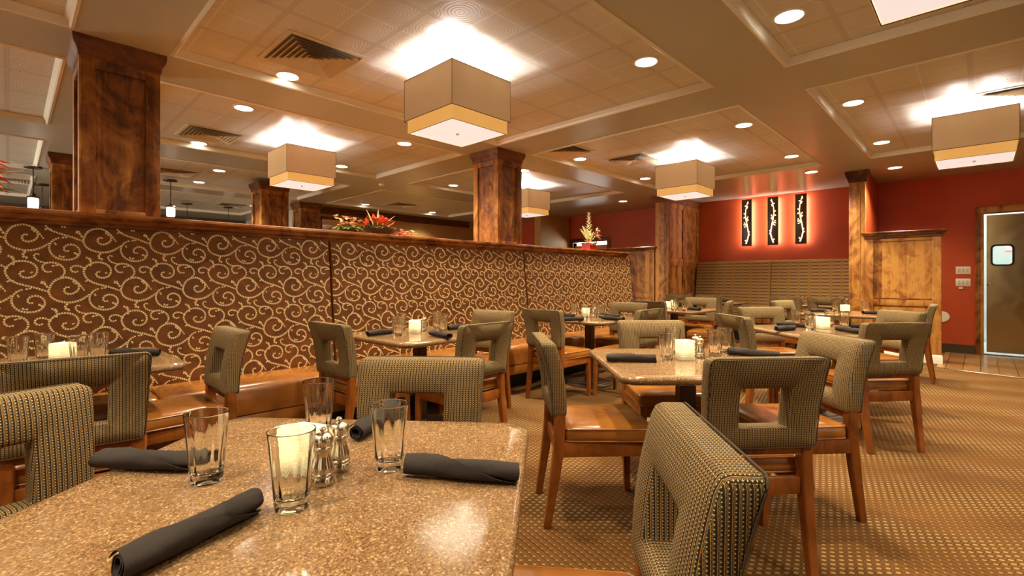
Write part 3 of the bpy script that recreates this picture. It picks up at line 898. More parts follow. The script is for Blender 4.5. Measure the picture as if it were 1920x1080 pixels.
CHAIRS = [
 (2.012, .62, 48, 'dark patterned chair back toward us at the middle table, beside the cropped front chair'),
 (3.09, 1.63, 225, 'patterned chair facing us across the middle granite table'),
 (2.94, .585, 137, 'patterned chair at the right side of the middle table, pale front and striped edge'),
 (1.920, 1.563, -43, 'patterned chair seen edge on with its glossy leather seat, left of the middle table'),
 (4.16, .45, 49, 'patterned chair with its back to us, standing free before the carpet aisle'),
 (4.085, 1.405, -42, 'patterned chair seen from behind at the left corner of the cornerwise table'),
 (5.37, 1.60, 227, 'patterned chair facing us beyond the cornerwise table'),
 (5.63, .56, 137, 'patterned chair peeking over the free standing chair before the low wood wall'),
 (7.30, .44, 92, 'patterned chair at the low wood wall with only its rounded corner showing'),
 (7.22, 1.87, 256, 'patterned chair with rounded corner at the left of the table by the low wood wall'),
 (2.20, 2.41, 92, 'patterned chair with its back to us at the banquette table with two napkins'),
 (1.53, 3.12, 2, 'patterned chair turned right, left end of the second banquette table'),
 (3.06, 3.24, 187, 'patterned chair facing left, half hidden at the second banquette table'),
 (3.57, 3.00, 0, 'patterned chair with its back to us at the left of the round base banquette table'),
 (5.22, 3.10, 190, 'patterned chair facing left at the right of the round base banquette table'),
 (4.27, 2.34, 92, 'patterned chair back just behind the middle table, before the round base table'),
 (5.88, 3.13, 0, 'dark chair back at the left of the last banquette table'),
 (7.35, 3.10, 185, 'pale chair front at the right of the last banquette table'),
 (6.55, 2.42, 105, 'dark chair back with small hole before the last banquette table'),
 (.178, 2.50, 82, 'large dark chair back in front of the left end banquette table'),
 (.86, 3.20, 180, 'patterned chair facing left against the scroll banquette, beside the left end table'),
 (1.02, 1.455, 220, 'patterned chair facing us right behind the foreground table'),
 (-.055, 1.705, -76, 'patterned chair cropped by the picture edge at the left of the foreground table'),
 (.899, .440, 130, 'large patterned chair cropped at the bottom, right of the foreground table'),
]
for c in CHAIRS: chair(*c)
for y, lab in ((4.06, 'dark chair back at the alcove table next to the wood pier'), (3.50, 'dark chair back at the second alcove table from the wood pier'),
               (2.26, 'dark chair back in the alcove under the gap between bench backs'), (1.72, 'dark chair back in the alcove beside the fluted post')):
    chair(8.72, y, 0, lab)

# ------------------------------------------------------------------ tableware prototypes
ZTAB = .7355
def glass_proto():
    b = MB()
    H_ = .148
    def outer(a, z): return 1+.020*math.cos(10*a)*max(0, 1-z/.05) 
    def innr(a, z): return 1+.045*math.cos(10*a)*max(0, min(1, (.115-z)/.05))
    n = 60
    rings = []
    for r, z in ((.0285, 0), (.0305, .002), (.0318, .012), (.033, .03), (.0365, .075), (.041, .125), (.0432, .145), (.0434, .1468), (.0433, .1476), (.0429, .1482)):
        rings.append([(r*outer(2*PI*i/n, z)*math.cos(2*PI*i/n), r*outer(2*PI*i/n, z)*math.sin(2*PI*i/n), z) for i in range(n)])
    for r, z in ((.0423, .1484), (.0417, .1478), (.0414, .1466), (.0394, .125), (.0346, .075), (.0303, .034), (.0270, .023), (.018, .0185), (.004, .0182)):
        rings.append([(r*innr(2*PI*i/n, z)*math.cos(2*PI*i/n), r*innr(2*PI*i/n, z)*math.sin(2*PI*i/n), z) for i in range(n)])
    b.loops(rings, closed=False, cap0=True, cap1=True)
    o = b.build('tumbler_glass', M['glass'], smooth=70); return tag(o, '', 'glass', 'clear ribbed tumblers')
def napkin_proto(seed):
    rnd = random.Random(seed); b = MB()
    L = .255; nj, ni = 34, 66; turns = 2.55
    grid = []
    for j in range(nj+1):
        t = j/nj; x = (t-.5)*L
        start = (-.05 + 1.25*t)*PI + (.35 if seed % 2 else 0)             # diagonal outer edge
        ring = []
        for i in range(ni+1):
            f = i/ni; a = start + f*turns*2*PI
            rad = .0262 - .0130*f + .0030*math.exp(-f*9)
            bul = .9 + .10*math.sin(PI*t)
            w = .0030*noise.noise(Vector((x*14+seed*3+a*.25, math.cos(a)*1.1, math.sin(a)*1.1+seed))) + .0011*noise.noise(Vector((x*60+seed, math.cos(a)*2.5, math.sin(a)*2.5)))
            cx = x + (.006*math.sin(a+seed) if t in (0, 1) else 0)
            ring.append((cx, (rad*bul+w)*math.cos(a)*1.10, (rad*bul+w)*math.sin(a)*.84 + .0228))
        grid.append(ring)
    vs = [p for r in grid for p in r]; m = ni+1
    fs = [(j*m+i, j*m+i+1, (j+1)*m+i+1, (j+1)*m+i) for j in range(nj) for i in range(ni)]
    # thickness
    bv, fc = b.faces(vs, fs)
    bmesh.ops.recalc_face_normals(b.bm, faces=b.bm.faces)
    bmesh.ops.solidify(b.bm, geom=list(b.bm.faces), thickness=.0014)
    zmin = min(v.co.z for v in b.bm.verts)
    for v in b.bm.verts: v.co.z = max(v.co.z-zmin, 0)
    o = b.build('rolled_napkin', M['napkin'], smooth=50); return tag(o, '', 'napkin', 'rolled charcoal napkins')
def candle_proto():
    t = thing('candle_holder', '', 'candle holder', group='lit ribbed candle holders')
    b = MB()
    def sq(h, z, r=.014, n=4):
        out = []
        for q in range(4):
            sx, sy = ((1, 1), (-1, 1), (-1, -1), (1, -1))[q]
            for i in range(n+1):
                a = PI/2*(q+i/n); out.append((sx*(h-r)+r*math.cos(a), sy*(h-r)+r*math.sin(a), z))
        return out
    rings = [sq(.036, 0), sq(.040, .003)]
    N_ = 40
    for i in range(N_+1):
        z = .005+.095*i/N_; rings.append(sq(.041+.0013*math.sin(i/N_*2*PI*9), z))
    rings += [sq(.040, .103), sq(.036, .103), sq(.035, .06), sq(.034, .012)]
    b.loops(rings, closed=False, cap0=True, cap1=True); b.build('ribbed_glass', M['candleglow'], t, smooth=60)
    b = MB(); b.lathe([(.026, .013), (.026, .045), (.02, .047)], 20); c = b.build('candle', M['creamflower'], t)
    b = MB(); b.lathe([(.001, .047), (.005, .056), (.0045, .064), (.0008, .078)], 10); b.build('flame', M['flame'], c)
    return t
def mill_proto():
    t = thing('salt_mill', '', 'salt mill', group='fluted metal mills')
    fl = lambda a, z: 1+.055*math.cos(14*a)
    b = MB(); b.lathe([(.0225, 0), (.0235, .002), (.0235, .016), (.0215, .018), (.0242, .021), (.0242, .0235), (.0215, .026), (.0225, .030), (.0222, .037), (.0195, .046), (.0165, .056), (.0158, .062), (.0168, .068), (.0192, .073)], 56, mod=lambda a, z: fl(a, z) if .026 < z < .07 or z < .016 else 1); b.build('body', M['chrome'], t, smooth=50)
    b = MB(); b.lathe([(.0192, .0735), (.0208, .0765), (.0205, .079), (.0185, .081), (.0202, .086), (.0212, .092), (.0200, .099), (.0150, .105), (.006, .108)], 56, mod=lambda a, z: fl(a, z) if z > .083 else 1); cp = b.build('cap', M['chrome'], t, smooth=50)
    b = MB(); b.lathe([(.003, .107), (.003, .110), (.0062, .113), (.0068, .116), (.005, .119), (.001, .120)], 16); b.build('finial', M['chrome'], cp)
    return t
CANDLES = [(9.35, 3.90)]
glass0 = glass_proto(); ug = []
naps = [napkin_proto(s) for s in (1, 2, 5)]; un = [[], [], []]
cand0 = candle_proto(); ucd = []
mill0 = mill_proto(); um = []
TN = {'F': 'foreground table', 'M': 'middle granite table', 'R': 'cornerwise table', 'R5': 'table by the low wood wall', 'B1': 'left end banquette table',
      'B2': 'second banquette table', 'B3': 'round base banquette table', 'B4': 'last banquette table'}
SCL = {'F': 1, 'M': .98, 'B1': .965, 'B2': .965, 'B3': .94, 'R': .945, 'R5': 1, 'B4': .93}
GL = {'F': [(.294, 1.195), (.372, .94), (.605, 1.339), (.605, .975)], 'M': [(2.466, 1.22), (2.686, 1.289), (2.758, 1.074), (2.935, 1.09)],
 'B2': [(2.095, 3.258), (2.328, 3.56), (2.632, 3.468), (2.534, 3.251)], 'B3': [(4.773, 3.562), (4.592, 3.271), (5.024, 3.432), (4.793, 3.177)],
 'R': [(5.30, 1.29), (4.877, 1.078), (5.40, 1.03), (5.375, .909)], 'R5': [(7.66, 1.40), (7.353, 1.02)], 'B4': [(7.13, 3.62), (6.605, 3.158), (7.18, 3.40), (6.713, 3.046)],
 'B1': [(.03, 3.524), (.131, 3.654), (.252, 3.382), (.34, 3.477)]}
GW = {'F': ['tumbler in front of the napkin pointing left', 'tumbler before the metal mills', 'tumbler behind the candle', 'tumbler next to the napkin by the right edge'],
      'M': ['tumbler beside the flat napkin at left', 'tumbler behind the candle', 'front tumbler right of the mills', 'rear tumbler right of the mills'],
      'B2': ['front tumbler at left', 'rear tumbler at left', 'rear tumbler at right', 'front tumbler at right'], 'B3': ['rear tumbler at left', 'front tumbler at left', 'rear tumbler behind the mills', 'front tumbler at right'],
      'R': ['rear tumbler at left', 'front tumbler at left of the mills', 'tumbler right of the candle', 'tumbler behind the crossed napkins'], 'R5': ['tumbler behind the candle', 'tumbler beside the right napkin'],
      'B4': ['rear tumbler at left', 'front tumbler at left', 'rear tumbler at right', 'front tumbler at right'], 'B1': ['first tumbler from the left', 'second tumbler from the left', 'third tumbler, beside the glow', 'fourth tumbler from the left']}
for k, L in GL.items():
    for (x, y), w in zip(L, GW[k]):
        s = SCL[k]; place(glass0, ug, (x*s, y*s, ZTAB), random.random()*.6, 'clear ribbed %s on the %s' % (w, TN[k]), 'clear ribbed tumblers')
NP = {'F': [(.135, 1.462, .322, 1.252), (.110, .888, .320, .976), (.605, .928, .758, .701), (.655, 1.21, .84, 1.34)],
 'M': [(2.2, 1.428, 2.384, 1.237), (2.885, 1.05, 2.945, .80), (2.46, .96, 2.36, .76)],
 'B2': [(1.92, 3.40, 2.17, 3.47), (2.40, 3.46, 2.52, 3.62), (2.305, 3.10, 2.274, 2.85), (2.63, 3.30, 2.87, 3.37)],
 'B3': [(4.43, 3.60, 4.645, 3.48), (4.13, 3.226, 4.35, 3.13), (4.625, 3.04, 4.624, 2.80), (4.927, 3.28, 4.926, 3.04)],
 'R': [(4.62, 1.27, 4.86, 1.20), (5.148, 1.39, 5.155, 1.16), (5.03, .90, 4.865, .71), (5.40, .845, 5.47, .62)],
 'R5': [(7.19, 1.58, 7.36, 1.40), (7.17, 1.02, 7.33, .83)], 'B4': [(6.40, 3.38, 6.48, 3.28), (7.04, 3.15, 6.93, 2.93)], 'B1': [(.41, 3.60, .60, 3.44)]}
NWD = {'F': ['rolled charcoal napkin behind the tumbler, pointing left', 'long rolled charcoal napkin with open coiled end', 'rolled charcoal napkin near the right edge', 'rolled charcoal napkin at the back, behind a tumbler'],
       'M': ['flat rolled napkin at the left edge', 'rolled napkin beside the right tumblers', 'rolled napkin half hidden behind the dark chair'],
       'B2': ['rolled napkin at the left corner', 'rolled napkin behind the tumbler', 'rolled napkin with open end at the front edge', 'rolled napkin at the back right'],
       'B3': ['rear left rolled napkin', 'front left rolled napkin', 'front right rolled napkin', 'rear right rolled napkin'],
       'R': ['front left rolled napkin', 'rear left rolled napkin', 'front right rolled napkin', 'rear right rolled napkin'],
       'R5': ['rolled napkin left of the candle', 'rolled napkin beside the single tumbler'], 'B4': ['rolled napkin at the left', 'long rolled napkin at the right'], 'B1': ['dark rolled napkin']}
ni_ = 0
for k, L in NP.items():
    for (a, c, d, e), w in zip(L, NWD[k]):
        s = SCL[k]; an = math.atan2(e-c, d-a)
        i = {('F', 1): 0}.get((k, ni_), ni_ % 3)
        nk = place(naps[i], un[i], ((a+d)/2*s, (c+e)/2*s, ZTAB), an, '%s on the %s' % (w, TN[k]), 'rolled charcoal napkins'); nk.scale = (.92 if (k, w[:4]) == ('F', 'long') else 1, 1, 1); ni_ += 1
for k, (x, y) in {'F': (.45, 1.082), 'M': (2.568, 1.165), 'B2': (2.321, 3.353), 'B3': (4.79, 3.40), 'R': (5.131, 1.03), 'R5': (7.284, 1.224), 'B4': (7.10, 3.47), 'B1': (.196, 3.516)}.items():
    s = SCL[k]; CANDLES.append((x*s, y*s)); place(cand0, ucd, (x*s, y*s, ZTAB), R({'F': 25, 'M': 47, 'R': 50}.get(k, 40)), 'square ribbed glass candle holder glowing on the %s' % TN[k], 'lit ribbed candle holders')
for k, L in {'F': [(.461, 1.003), (.521, 1.050)], 'M': [(2.685, 1.130), (2.745, 1.182)], 'B2': [(2.45, 3.42), (2.52, 3.50)], 'B3': [(4.83, 3.30), (4.90, 3.345)], 'R': [(5.19, 1.09), (5.15, 1.15)]}.items():
    for (x, y), w in zip(L, ('front', 'rear')):
        s = SCL[k]; place(mill0, um, (x*s, y*s, ZTAB), 0, 'fluted metal mill with finial, %s one of the pair on the %s' % (w, TN[k]), 'fluted metal mills')
# alcove tableware
AG = [(9.25, 4.09, 'on the alcove table by the wood pier'), (9.22, 3.47, 'on the second alcove table from the wood pier'), (9.30, 2.24, 'at the rear of the alcove table by the bench seam'), (9.16, 2.14, 'at the front of the alcove table by the bench seam'),
      (9.30, 1.79, 'at the left of the alcove table by the fluted post'), (9.30, 1.62, 'at the right of the alcove table by the fluted post')]
for x, y, w in AG: place(glass0, ug, (x, y, ZTAB), 0, 'clear tumbler '+w, 'clear ribbed tumblers')
place(mill0, um, (9.2, 1.52, ZTAB), 0, 'metal mill standing against the fluted post on the alcove table', 'fluted metal mills')
place(cand0, ucd, (9.35, 3.90, ZTAB), .2, 'small pale candle holder on the alcove table by the wood pier', 'lit ribbed candle holders')
place(naps[1], un[1], (9.09, 3.37, ZTAB), R(80), 'dark rolled napkin on the second alcove table from the wood pier', 'rolled charcoal napkins')
place(naps[2], un[2], (9.12, 2.30, ZTAB), R(20), 'dark rolled napkin on the alcove table by the bench seam', 'rolled charcoal napkins')

# ------------------------------------------------------------------ square two-tier lamps
def lamp_proto():
    t = thing('square_ceiling_lamp', '', 'ceiling lamp', group='square two-tier ceiling lamps')
    # origin on the ceiling tile; shade 2.71 .. 2.394, lower tier to 2.30
    z0, z1, z2 = 2.71-ZT, 2.394-ZT, 2.30-ZT
    def shell(b, h, za, zb, th=.004):
        o = [(-h, -h), (h, -h), (h, h), (-h, h)]; i = [(x*(h-th)/h, y*(h-th)/h) for x, y in o]
        b.loops([[(x, y, za) for x, y in o], [(x, y, za) for x, y in i], [(x, y, zb) for x, y in i], [(x, y, zb) for x, y in o]], closed=True)
    b = MB(); shell(b, .292, z0, z1); b.build('upper_shade', M['shade'], t, smooth=0)
    b = MB(); shell(b, .275, z1+.07, z2); b.build('lower_shade', M['shadelow'], t, smooth=0)
    b = MB(); b.box(-.267, .267, -.267, .267, z2+.004, z2+.012)
    d = b.build('diffuser', M['diffuser'], t, smooth=0)
    b = MB(); b.lathe([(.004, z2-.008), (.012, z2-.004), (.012, z2+.004)], 14); b.build('finial', M['chrome'], d)
    b = MB()
    for h, z in ((.293, z0), (.293, z1), (.271, z2)):
        c = [(-h, -h, z), (h, -h, z), (h, h, z), (-h, h, z)]
        for i in range(4):
            p, q = Vector(c[i]), Vector(c[(i+1) % 4]); b.tube([p, q], .0028, 4)
    for sx, sy in ((1, 1), (1, -1), (-1, 1), (-1, -1)):
        b.tube([(sx*.293, sy*.293, z0), (sx*.293, sy*.293, z1)], .002, 4); b.tube([(sx*.271, sy*.271, z1), (sx*.271, sy*.271, z2)], .002, 4)
    b.build('binding', M['lampedge'], t)
    b = MB(); b.lathe([(.065, 0), (.065, -.018), (.05, -.03), (.012, -.034), (.008, -.05), (.008, z0+.0)], 24); b.box(-.29, .29, -.004, .004, z0-.012, z0-.004); b.box(-.004, .004, -.29, .29, z0-.012, z0-.004)
    b.build('canopy', M['vent'], t)
    return t
lamp0 = lamp_proto(); ul = []
LAMPS = [(2.44, 2.95, 'largest square two-tier fabric lamp, hanging over the middle of the room'), (2.485, 5.975, 'square two-tier fabric lamp in front of the dark column behind the partition'),
         (6.467, 2.93, 'square two-tier fabric lamp overlapping the panelled wood pier'), (6.43, 5.84, 'small square fabric lamp partly hidden by the partition column'),
         (6.46, .045, 'square fabric lamp with side gaps, hanging before the kitchen door wall'), (2.44, .05, 'square lamp cropped at the top, only its white underside showing')]
for x, y, l in LAMPS: place(lamp0, ul, (x, y, ZT), 0, l, 'square two-tier ceiling lamps')
LAMPXY = [(x, y) for x, y, _ in LAMPS] + [(2.44, -3.6), (6.46, -3.6), (-1.4, 2.95), (-1.4, -.1), (-1.4, 5.9), (2.44, 9.0), (-1.4, 9)]
def add_light(name, kind, loc, energy, color, size=.05, rot=None, **kw):
    l = bpy.data.lights.new(name, kind); l.energy = energy; l.color = color
    if kind == 'AREA':
        l.shape = kw.get('shape', 'SQUARE'); l.size = size
    else: l.shadow_soft_size = size
    if kind == 'SPOT': l.spot_size = kw.get('spot', 2.3); l.spot_blend = kw.get('blend', .8)
    o = bpy.data.objects.new(name, l); o.location = loc
    if rot: o.rotation_euler = rot
    COL.objects.link(o); return o
WARM, COOL = (1, .86, .60), (1, .95, .95)
for x, y in LAMPXY[:6]:
    for sx in (-.13, .13):
        for sy in (-.13, .13): add_light('lamp_uplight', 'POINT', (x+sx, y+sy, 2.612), 3.3, COOL, .02)
for x, y in LAMPXY:
    add_light('lamp_downlight', 'AREA', (x, y, 2.29), 1.4, (1, .86, .62), .5)

# ------------------------------------------------------------------ recessed downlights
def dl_proto():
    t = thing('recessed_downlight', '', 'ceiling light', group='recessed downlights')
    b = MB(); b.lathe([(.098, 0), (.098, -.005), (.09, -.009), (.082, -.009), (.078, -.004), (.078, 0)], 32); b.build('trim_ring', M['trimpaint'], t, smooth=40)
    b = MB(); b.lathe([(.077, -.002), (.06, -.0055), (.02, -.0065), (.001, -.0066)], 28, cap0=True); b.build('lens', M['bulb'], t)
    return t
dl0 = dl_proto(); ud = []
DLS = [(1.59, 4.10, ZT, 'recessed downlight beside the big square ceiling vent'), (3.40, 1.85, ZT, 'recessed downlight right of the largest square lamp'), (3.42, 4.04, ZT, 'recessed downlight hidden behind the largest square lamp'),
 (5.53, 4.02, ZT, 'recessed downlight at the edge of the coffer beyond the partition column'), (7.36, 4.02, ZT, 'recessed downlight just left of the lamp by the wood pier'), (5.54, 1.85, ZT, 'recessed downlight in the coffer above the lamp by the wood pier'),
 (7.41, 1.855, ZT, 'recessed downlight at the far corner above the glowing panels'), (3.44, .875, ZT, 'recessed downlight beside the cropped lamp at the top'), (5.56, .87, ZT, 'recessed downlight in the coffer at the right, nearer one'),
 (7.42, .873, ZT, 'recessed downlight in the coffer at the right, farther one'), (1.59, 5.18, ZT, 'recessed downlight in the second coffer, under the big vent coffer'), (3.39, 5.12, ZT, 'recessed downlight between the largest and second square lamps'),
 (5.51, 5.07, ZT, 'recessed downlight right of the partition column head'), (1.62, 6.92, ZT, 'recessed downlight below the second square vent'), (3.43, 6.83, ZT, 'recessed downlight touching the right edge of the second lamp'),
 (5.52, 6.79, ZT, 'recessed downlight left of the partition column, larger of two'), (2.25, 8.46, ZT, 'recessed downlight of the far row, higher one beside the thick column'), (2.28, 9.73, ZT, 'recessed downlight of the far row, lower one beside the thick column'),
 (5.53, 8.05, ZT, 'small recessed downlight left of the partition column'), (5.56, 9.95, ZT, 'recessed downlight glowing above the mirror on the brown wall'), (7.41, 9.95, ZT, 'small recessed downlight over the brown wall by the partition column'),
 (8.46, 1.85, ZC, 'recessed downlight in the plain ceiling before the fluted post'), (8.98, .90, ZC, 'recessed downlight in the plain ceiling right of the fluted post'), (8.93, 5.39, ZC, 'recessed downlight in the plain ceiling before the far red wall'),
 (3.9, 12.0, ZT, 'far recessed downlight above the hanging pendants')]
for x, y, z, l in DLS: place(dl0, ud, (x, y, z), 0, l, 'recessed downlights')
extra = [(1.6, 1.85), (1.6, .88), (1.6, -1.1), (3.44, -1.1), (5.5, -1.1), (7.4, -1.1), (-.6, 1.85), (-.6, 4.1), (-2.4, 1.85), (-.6, .88), (-2.4, .88), (1.6, -2.6), (5.5, -2.6), (7.4, -2.6), (-.6, 5.2), (-.6, 8.4), (-2.4, 4.1), (.6, 11.3), (2.2, 13.2), (-1.5, 12.5), (3.4, 11.2), (.4, 13.4)]  # spots without fixtures; those in the far room are added to brighten it
for x, y, z, _ in DLS: add_light('downlight_or_fill_beam', 'SPOT', (x, y, z-.02), 88, WARM, .06, None, spot=2.25, blend=.9)
for x, y in extra: add_light('downlight_or_fill_beam', 'SPOT', (x, y, ZT-.02), 52, WARM, .06, None, spot=2.25, blend=.9)
# soft fill added behind the viewer and beside the far room, no windows there
add_light('added_fill', 'AREA', (2.5, -5.9, 1.7), 12, (1, .86, .62), 3.2, (R(90), 0, 0))
add_light('added_fill', 'AREA', (-4.9, 1.5, 1.7), 12, (1, .86, .62), 3.2, (R(90), 0, R(-90)))
add_light('added_fill', 'AREA', (-4.9, 9.5, 1.7), 140, (1, .90, .74), 3.0, (R(90), 0, R(-90)))
# lights at the branch panels graze the wall; candles
for x, y in CANDLES:
    add_light('candle_light', 'POINT', (x, y, ZTAB+.082), .5, (1, .86, .54), .008)

# ------------------------------------------------------------------ ceiling vents and detectors
def vent_proto():
    t = thing('square_ceiling_vent', '', 'vent', group='square ceiling vents')
    b = MB(); b.box(-.27, .27, -.27, .27, -.003, .0); b.build('duct_opening', M['ventdark'], t, smooth=0)
    b = MB(); b.loops([[(sx*h, sy*h, z) for sx, sy in ((-1, -1), (1, -1), (1, 1), (-1, 1))] for h, z in ((.295, 0), (.295, -.006), (.262, -.008), (.262, 0))], closed=True); b.build('frame', M['vent'], t, smooth=0)
    for k in range(6):
        h = .248-.038*k
        b = MB(); b.loops([[(sx*q, sy*q, z) for sx, sy in ((-1, -1), (1, -1), (1, 1), (-1, 1))] for q, z in ((h, -.024+.002), (h+.003, -.024), (h-.024, -.004), (h-.027, -.003))], closed=True); b.build('louvre_ring', M['vent'], t, smooth=0)
    b = MB(); b.box(-.03, .03, -.03, .03, -.026, -.022); b.build('centre_plate', M['vent'], t, smooth=0)
    return t
v0 = vent_proto(); uv_ = []
for x, y, l in ((1.59, 3.62, 'big square louvred vent beside the downlight of the front coffer'), (1.62, 6.42, 'square louvred vent above the second row of the partition'), (6.08, 3.50, 'shadowed square vent touching the glow left of the pier lamp'),
                (5.02, 3.92, 'dark square vent above the partition column, half hidden by the coffer edge'), (6.36, -.26, 'square louvred vent above the lamp at the right edge'), (1.78, 9.1, 'square vent low behind the thick column'),
                (3.5, 12.2, 'far square vent above the hanging pendants'), (6.15, 9.45, 'flat square vent before the brown wall'), (.0, 11.8, 'far square vent behind the hanging pendant at the left')):
    place(v0, uv_, (x, y, ZT), 0, l, 'square ceiling vents')
def det():
    b = MB(); b.lathe([(.06, 0), (.06, -.012), (.045, -.03), (.02, -.034)], 24); return tag(b.build('smoke_detector', M['whiteplastic']), '', 'smoke detector', 'ceiling detectors')
d0 = det(); udt = []
place(d0, udt, (6.5, 5.65, ZT), 0, 'round smoke detector right of the small fabric lamp'); place(d0, udt, (4.45, 7.4, ZC), 0, 'round smoke detector in the plain ceiling behind the partition')
b = MB(); b.lathe([(.15, 0), (.15, -.004), (.13, -.008), (.02, -.009)], 36); o = b.build('ceiling_speaker', M['vent']); o.location = (5.47, 2.36, ZT); tag(o, 'large round speaker grille in the coffer above the pier lamp', 'speaker')

# ------------------------------------------------------------------ far pendants
def pend_proto():
    t = thing('hanging_pendant', '', 'pendant lamp', group='small glass pendants in the far room')
    b = MB(); b.lathe([(.06, 0), (.10, -.003), (.10, -.022), (.02, -.026)], 24); b.build('canopy', M['bronze'], t)
    b = MB(); b.tube([(0, 0, -.02), (0, 0, -.40)], .007, 8); b.build('rod', M['bronze'], t)
    b = MB(); b.lathe([(.012, -.38), (.03, -.395), (.03, -.42), (.065, -.43), (.075, -.445), (.06, -.455)], 24); b.build('cap', M['bronze'], t)
    b = MB(); b.lathe([(.058, -.455), (.06, -.50), (.058, -.60), (.05, -.605)], 24); b.build('glass_shade', M['pendantglass'], t)
    return t
p0 = pend_proto(); up = []
for x, y, l in ((.24, 9.9, 'lit glass pendant left of the dark rear column'), (.39, 11.6, 'shorter pendant partly behind the lit one at the left'), (1.84, 9.57, 'lit glass pendant right of the thick column'),
                (2.66, 12.3, 'far pendant, next right of the lit one'), (3.45, 12.27, 'far pendant nearest the column under the second lamp')):
    place(p0, up, (x, y, ZC if y < 10.7 else ZC), 0, l, 'small glass pendants in the far room')

# ------------------------------------------------------------------ flowers on the partition
def petal(b, base, d, L, w, curl=.5, n=6):
    d = Vector(d).normalized(); up = Vector((0, 0, 1))
    s = d.cross(up); s = s.normalized() if s.length > .05 else Vector((1, 0, 0))
    nn = s.cross(d)
    vs = []; fs = []
    for i in range(n+1):
        t = i/n; p = Vector(base) + d*L*t - up*curl*L*t*t*.6
        ww = w*math.sin(PI*(.08+.92*t)**.8)*.5+.0006
        cup = ww*.35
        vs += [p-s*ww+nn*cup, p-nn*cup*.2, p+s*ww+nn*cup]
        vs += [p-s*ww+nn*(cup-.0015), p-nn*(cup*.2+.0015), p+s*ww+nn*(cup-.0015)]
    for i in range(n):
        a, c = i*6, (i+1)*6
        fs += [(a, a+1, c+1, c), (a+1, a+2, c+2, c+1), (a+3, c+3, c+4, a+4), (a+4, c+4, c+5, a+5), (a, c, c+3, a+3), (a+2, a+5, c+5, c+2)]
    b.faces([tuple(v) for v in vs], fs)
def lily(b, c, axis, size, rnd):
    ax = Vector(axis).normalized(); s = ax.cross(Vector((.3, .2, 1))).normalized(); w = ax.cross(s)
    for k in range(6):
        a = 2*PI*k/6+rnd.random()*.2; d = ax*1.0 + (s*math.cos(a)+w*math.sin(a))*.85
        petal(b, c, d, size, size*.34, .35)
def blobs(b, n, fn, r, rnd):
    for _ in range(n):
        p = fn(); m = Matrix.Translation(p) @ Matrix.Diagonal((1, 1, .75, 1))
        for k in range(5):
            a = 2*PI*k/5+rnd.random(); petal(b, p, (math.cos(a), math.sin(a), .6+.5*rnd.random()), r, r*.8, .3, 3)
ZP = 1.593
rnd = random.Random(3)
# centre bowl with red lilies
f = thing('flower_arrangement', 'red lilies and green leaves in a low dark bowl on the partition', 'flowers', (2.60, 4.42, ZP))
b = MB(); rect_ = lambda hx, hy, z: [(-hx, -hy, z), (hx, -hy, z), (hx, hy, z), (-hx, hy, z)]
b.loops([rect_(.085, .07, 0), rect_(.135, .10, .075), rect_(.128, .093, .075), rect_(.10, .075, .03)], closed=False, cap0=True, cap1=True); b.build('bowl', M['darkpot'], f, smooth=0)
b = MB()
for c, ax, s in (((-.02, 0, .14), (-.1, -.3, 1), .13), ((.07, -.02, .14), (.3, -.3, .9), .12), ((-.11, 0, .10), (-.9, -.3, .55), .12), ((.13, 0, .10), (1, -.3, .3), .12), ((.02, -.05, .12), (.1, -.9, .7), .11), ((0, .05, .15), (.1, .4, 1), .12)): lily(b, c, ax, s, rnd)
b.build('lily_bloom', M['lily'], f)
b = MB()
for _ in range(26):
    a = rnd.random()*2*PI; petal(b, (.09*math.cos(a), .06*math.sin(a), .07), (math.cos(a), math.sin(a), .25+.5*rnd.random()), .09+.05*rnd.random(), .05, .5)
b.build('leaves', M['leaf'], f)
b = MB()
for ax in ((.05, 0, 1), (.75, -.1, .7), (-.45, 0, .9)): petal(b, (ax[0]*.1, 0, .12), ax, .17, .022, .05)
b.build('bud', M['bud'], f)
# small pot, left
f = thing('flower_arrangement', 'coral and cream blossoms in a small dark pot left of the lily bowl', 'flowers', (2.28, 4.42, ZP))
b = MB(); b.lathe([(.07, 0), (.10, .06), (.095, .06), (.07, .03)], 24); b.build('pot', M['darkpot'], f)
b = MB(); blobs(b, 16, lambda: Vector((rnd.uniform(-.13, .14), rnd.uniform(-.09, .07), rnd.uniform(.06, .17))), .032, rnd); b.build('coral_blossom', M['pink'], f)
b = MB(); blobs(b, 14, lambda: Vector((rnd.uniform(-.17, .12), rnd.uniform(-.09, .07), rnd.uniform(.04, .18))), .026, rnd); b.build('cream_blossom', M['creamflower'], f)
b = MB()
for _ in range(22):
    a = rnd.random()*2*PI; petal(b, (.07*math.cos(a), .05*math.sin(a), .06), (math.cos(a), math.sin(a), .3*rnd.random()), .10, .045, .5)
b.build('leaves', M['leaf'], f)
# trailing cluster, right
f = thing('flower_arrangement', 'trailing coral and cream blossoms lying right of the lily bowl', 'flowers', (2.83, 4.40, ZP))
b = MB(); b.lathe([(.05, 0), (.06, .03), (.05, .035)], 18); b.build('pot', M['darkpot'], f)
b = MB(); blobs(b, 22, lambda: Vector((rnd.uniform(-.08, .12), rnd.uniform(-.1, .05), rnd.uniform(.02, .06))), .028, rnd); b.build('coral_blossom', M['pink'], f)
b = MB(); blobs(b, 14, lambda: Vector((rnd.uniform(.0, .20), rnd.uniform(-.06, .06), rnd.uniform(.03, .09))), .028, rnd); b.build('cream_blossom', M['creamflower'], f)
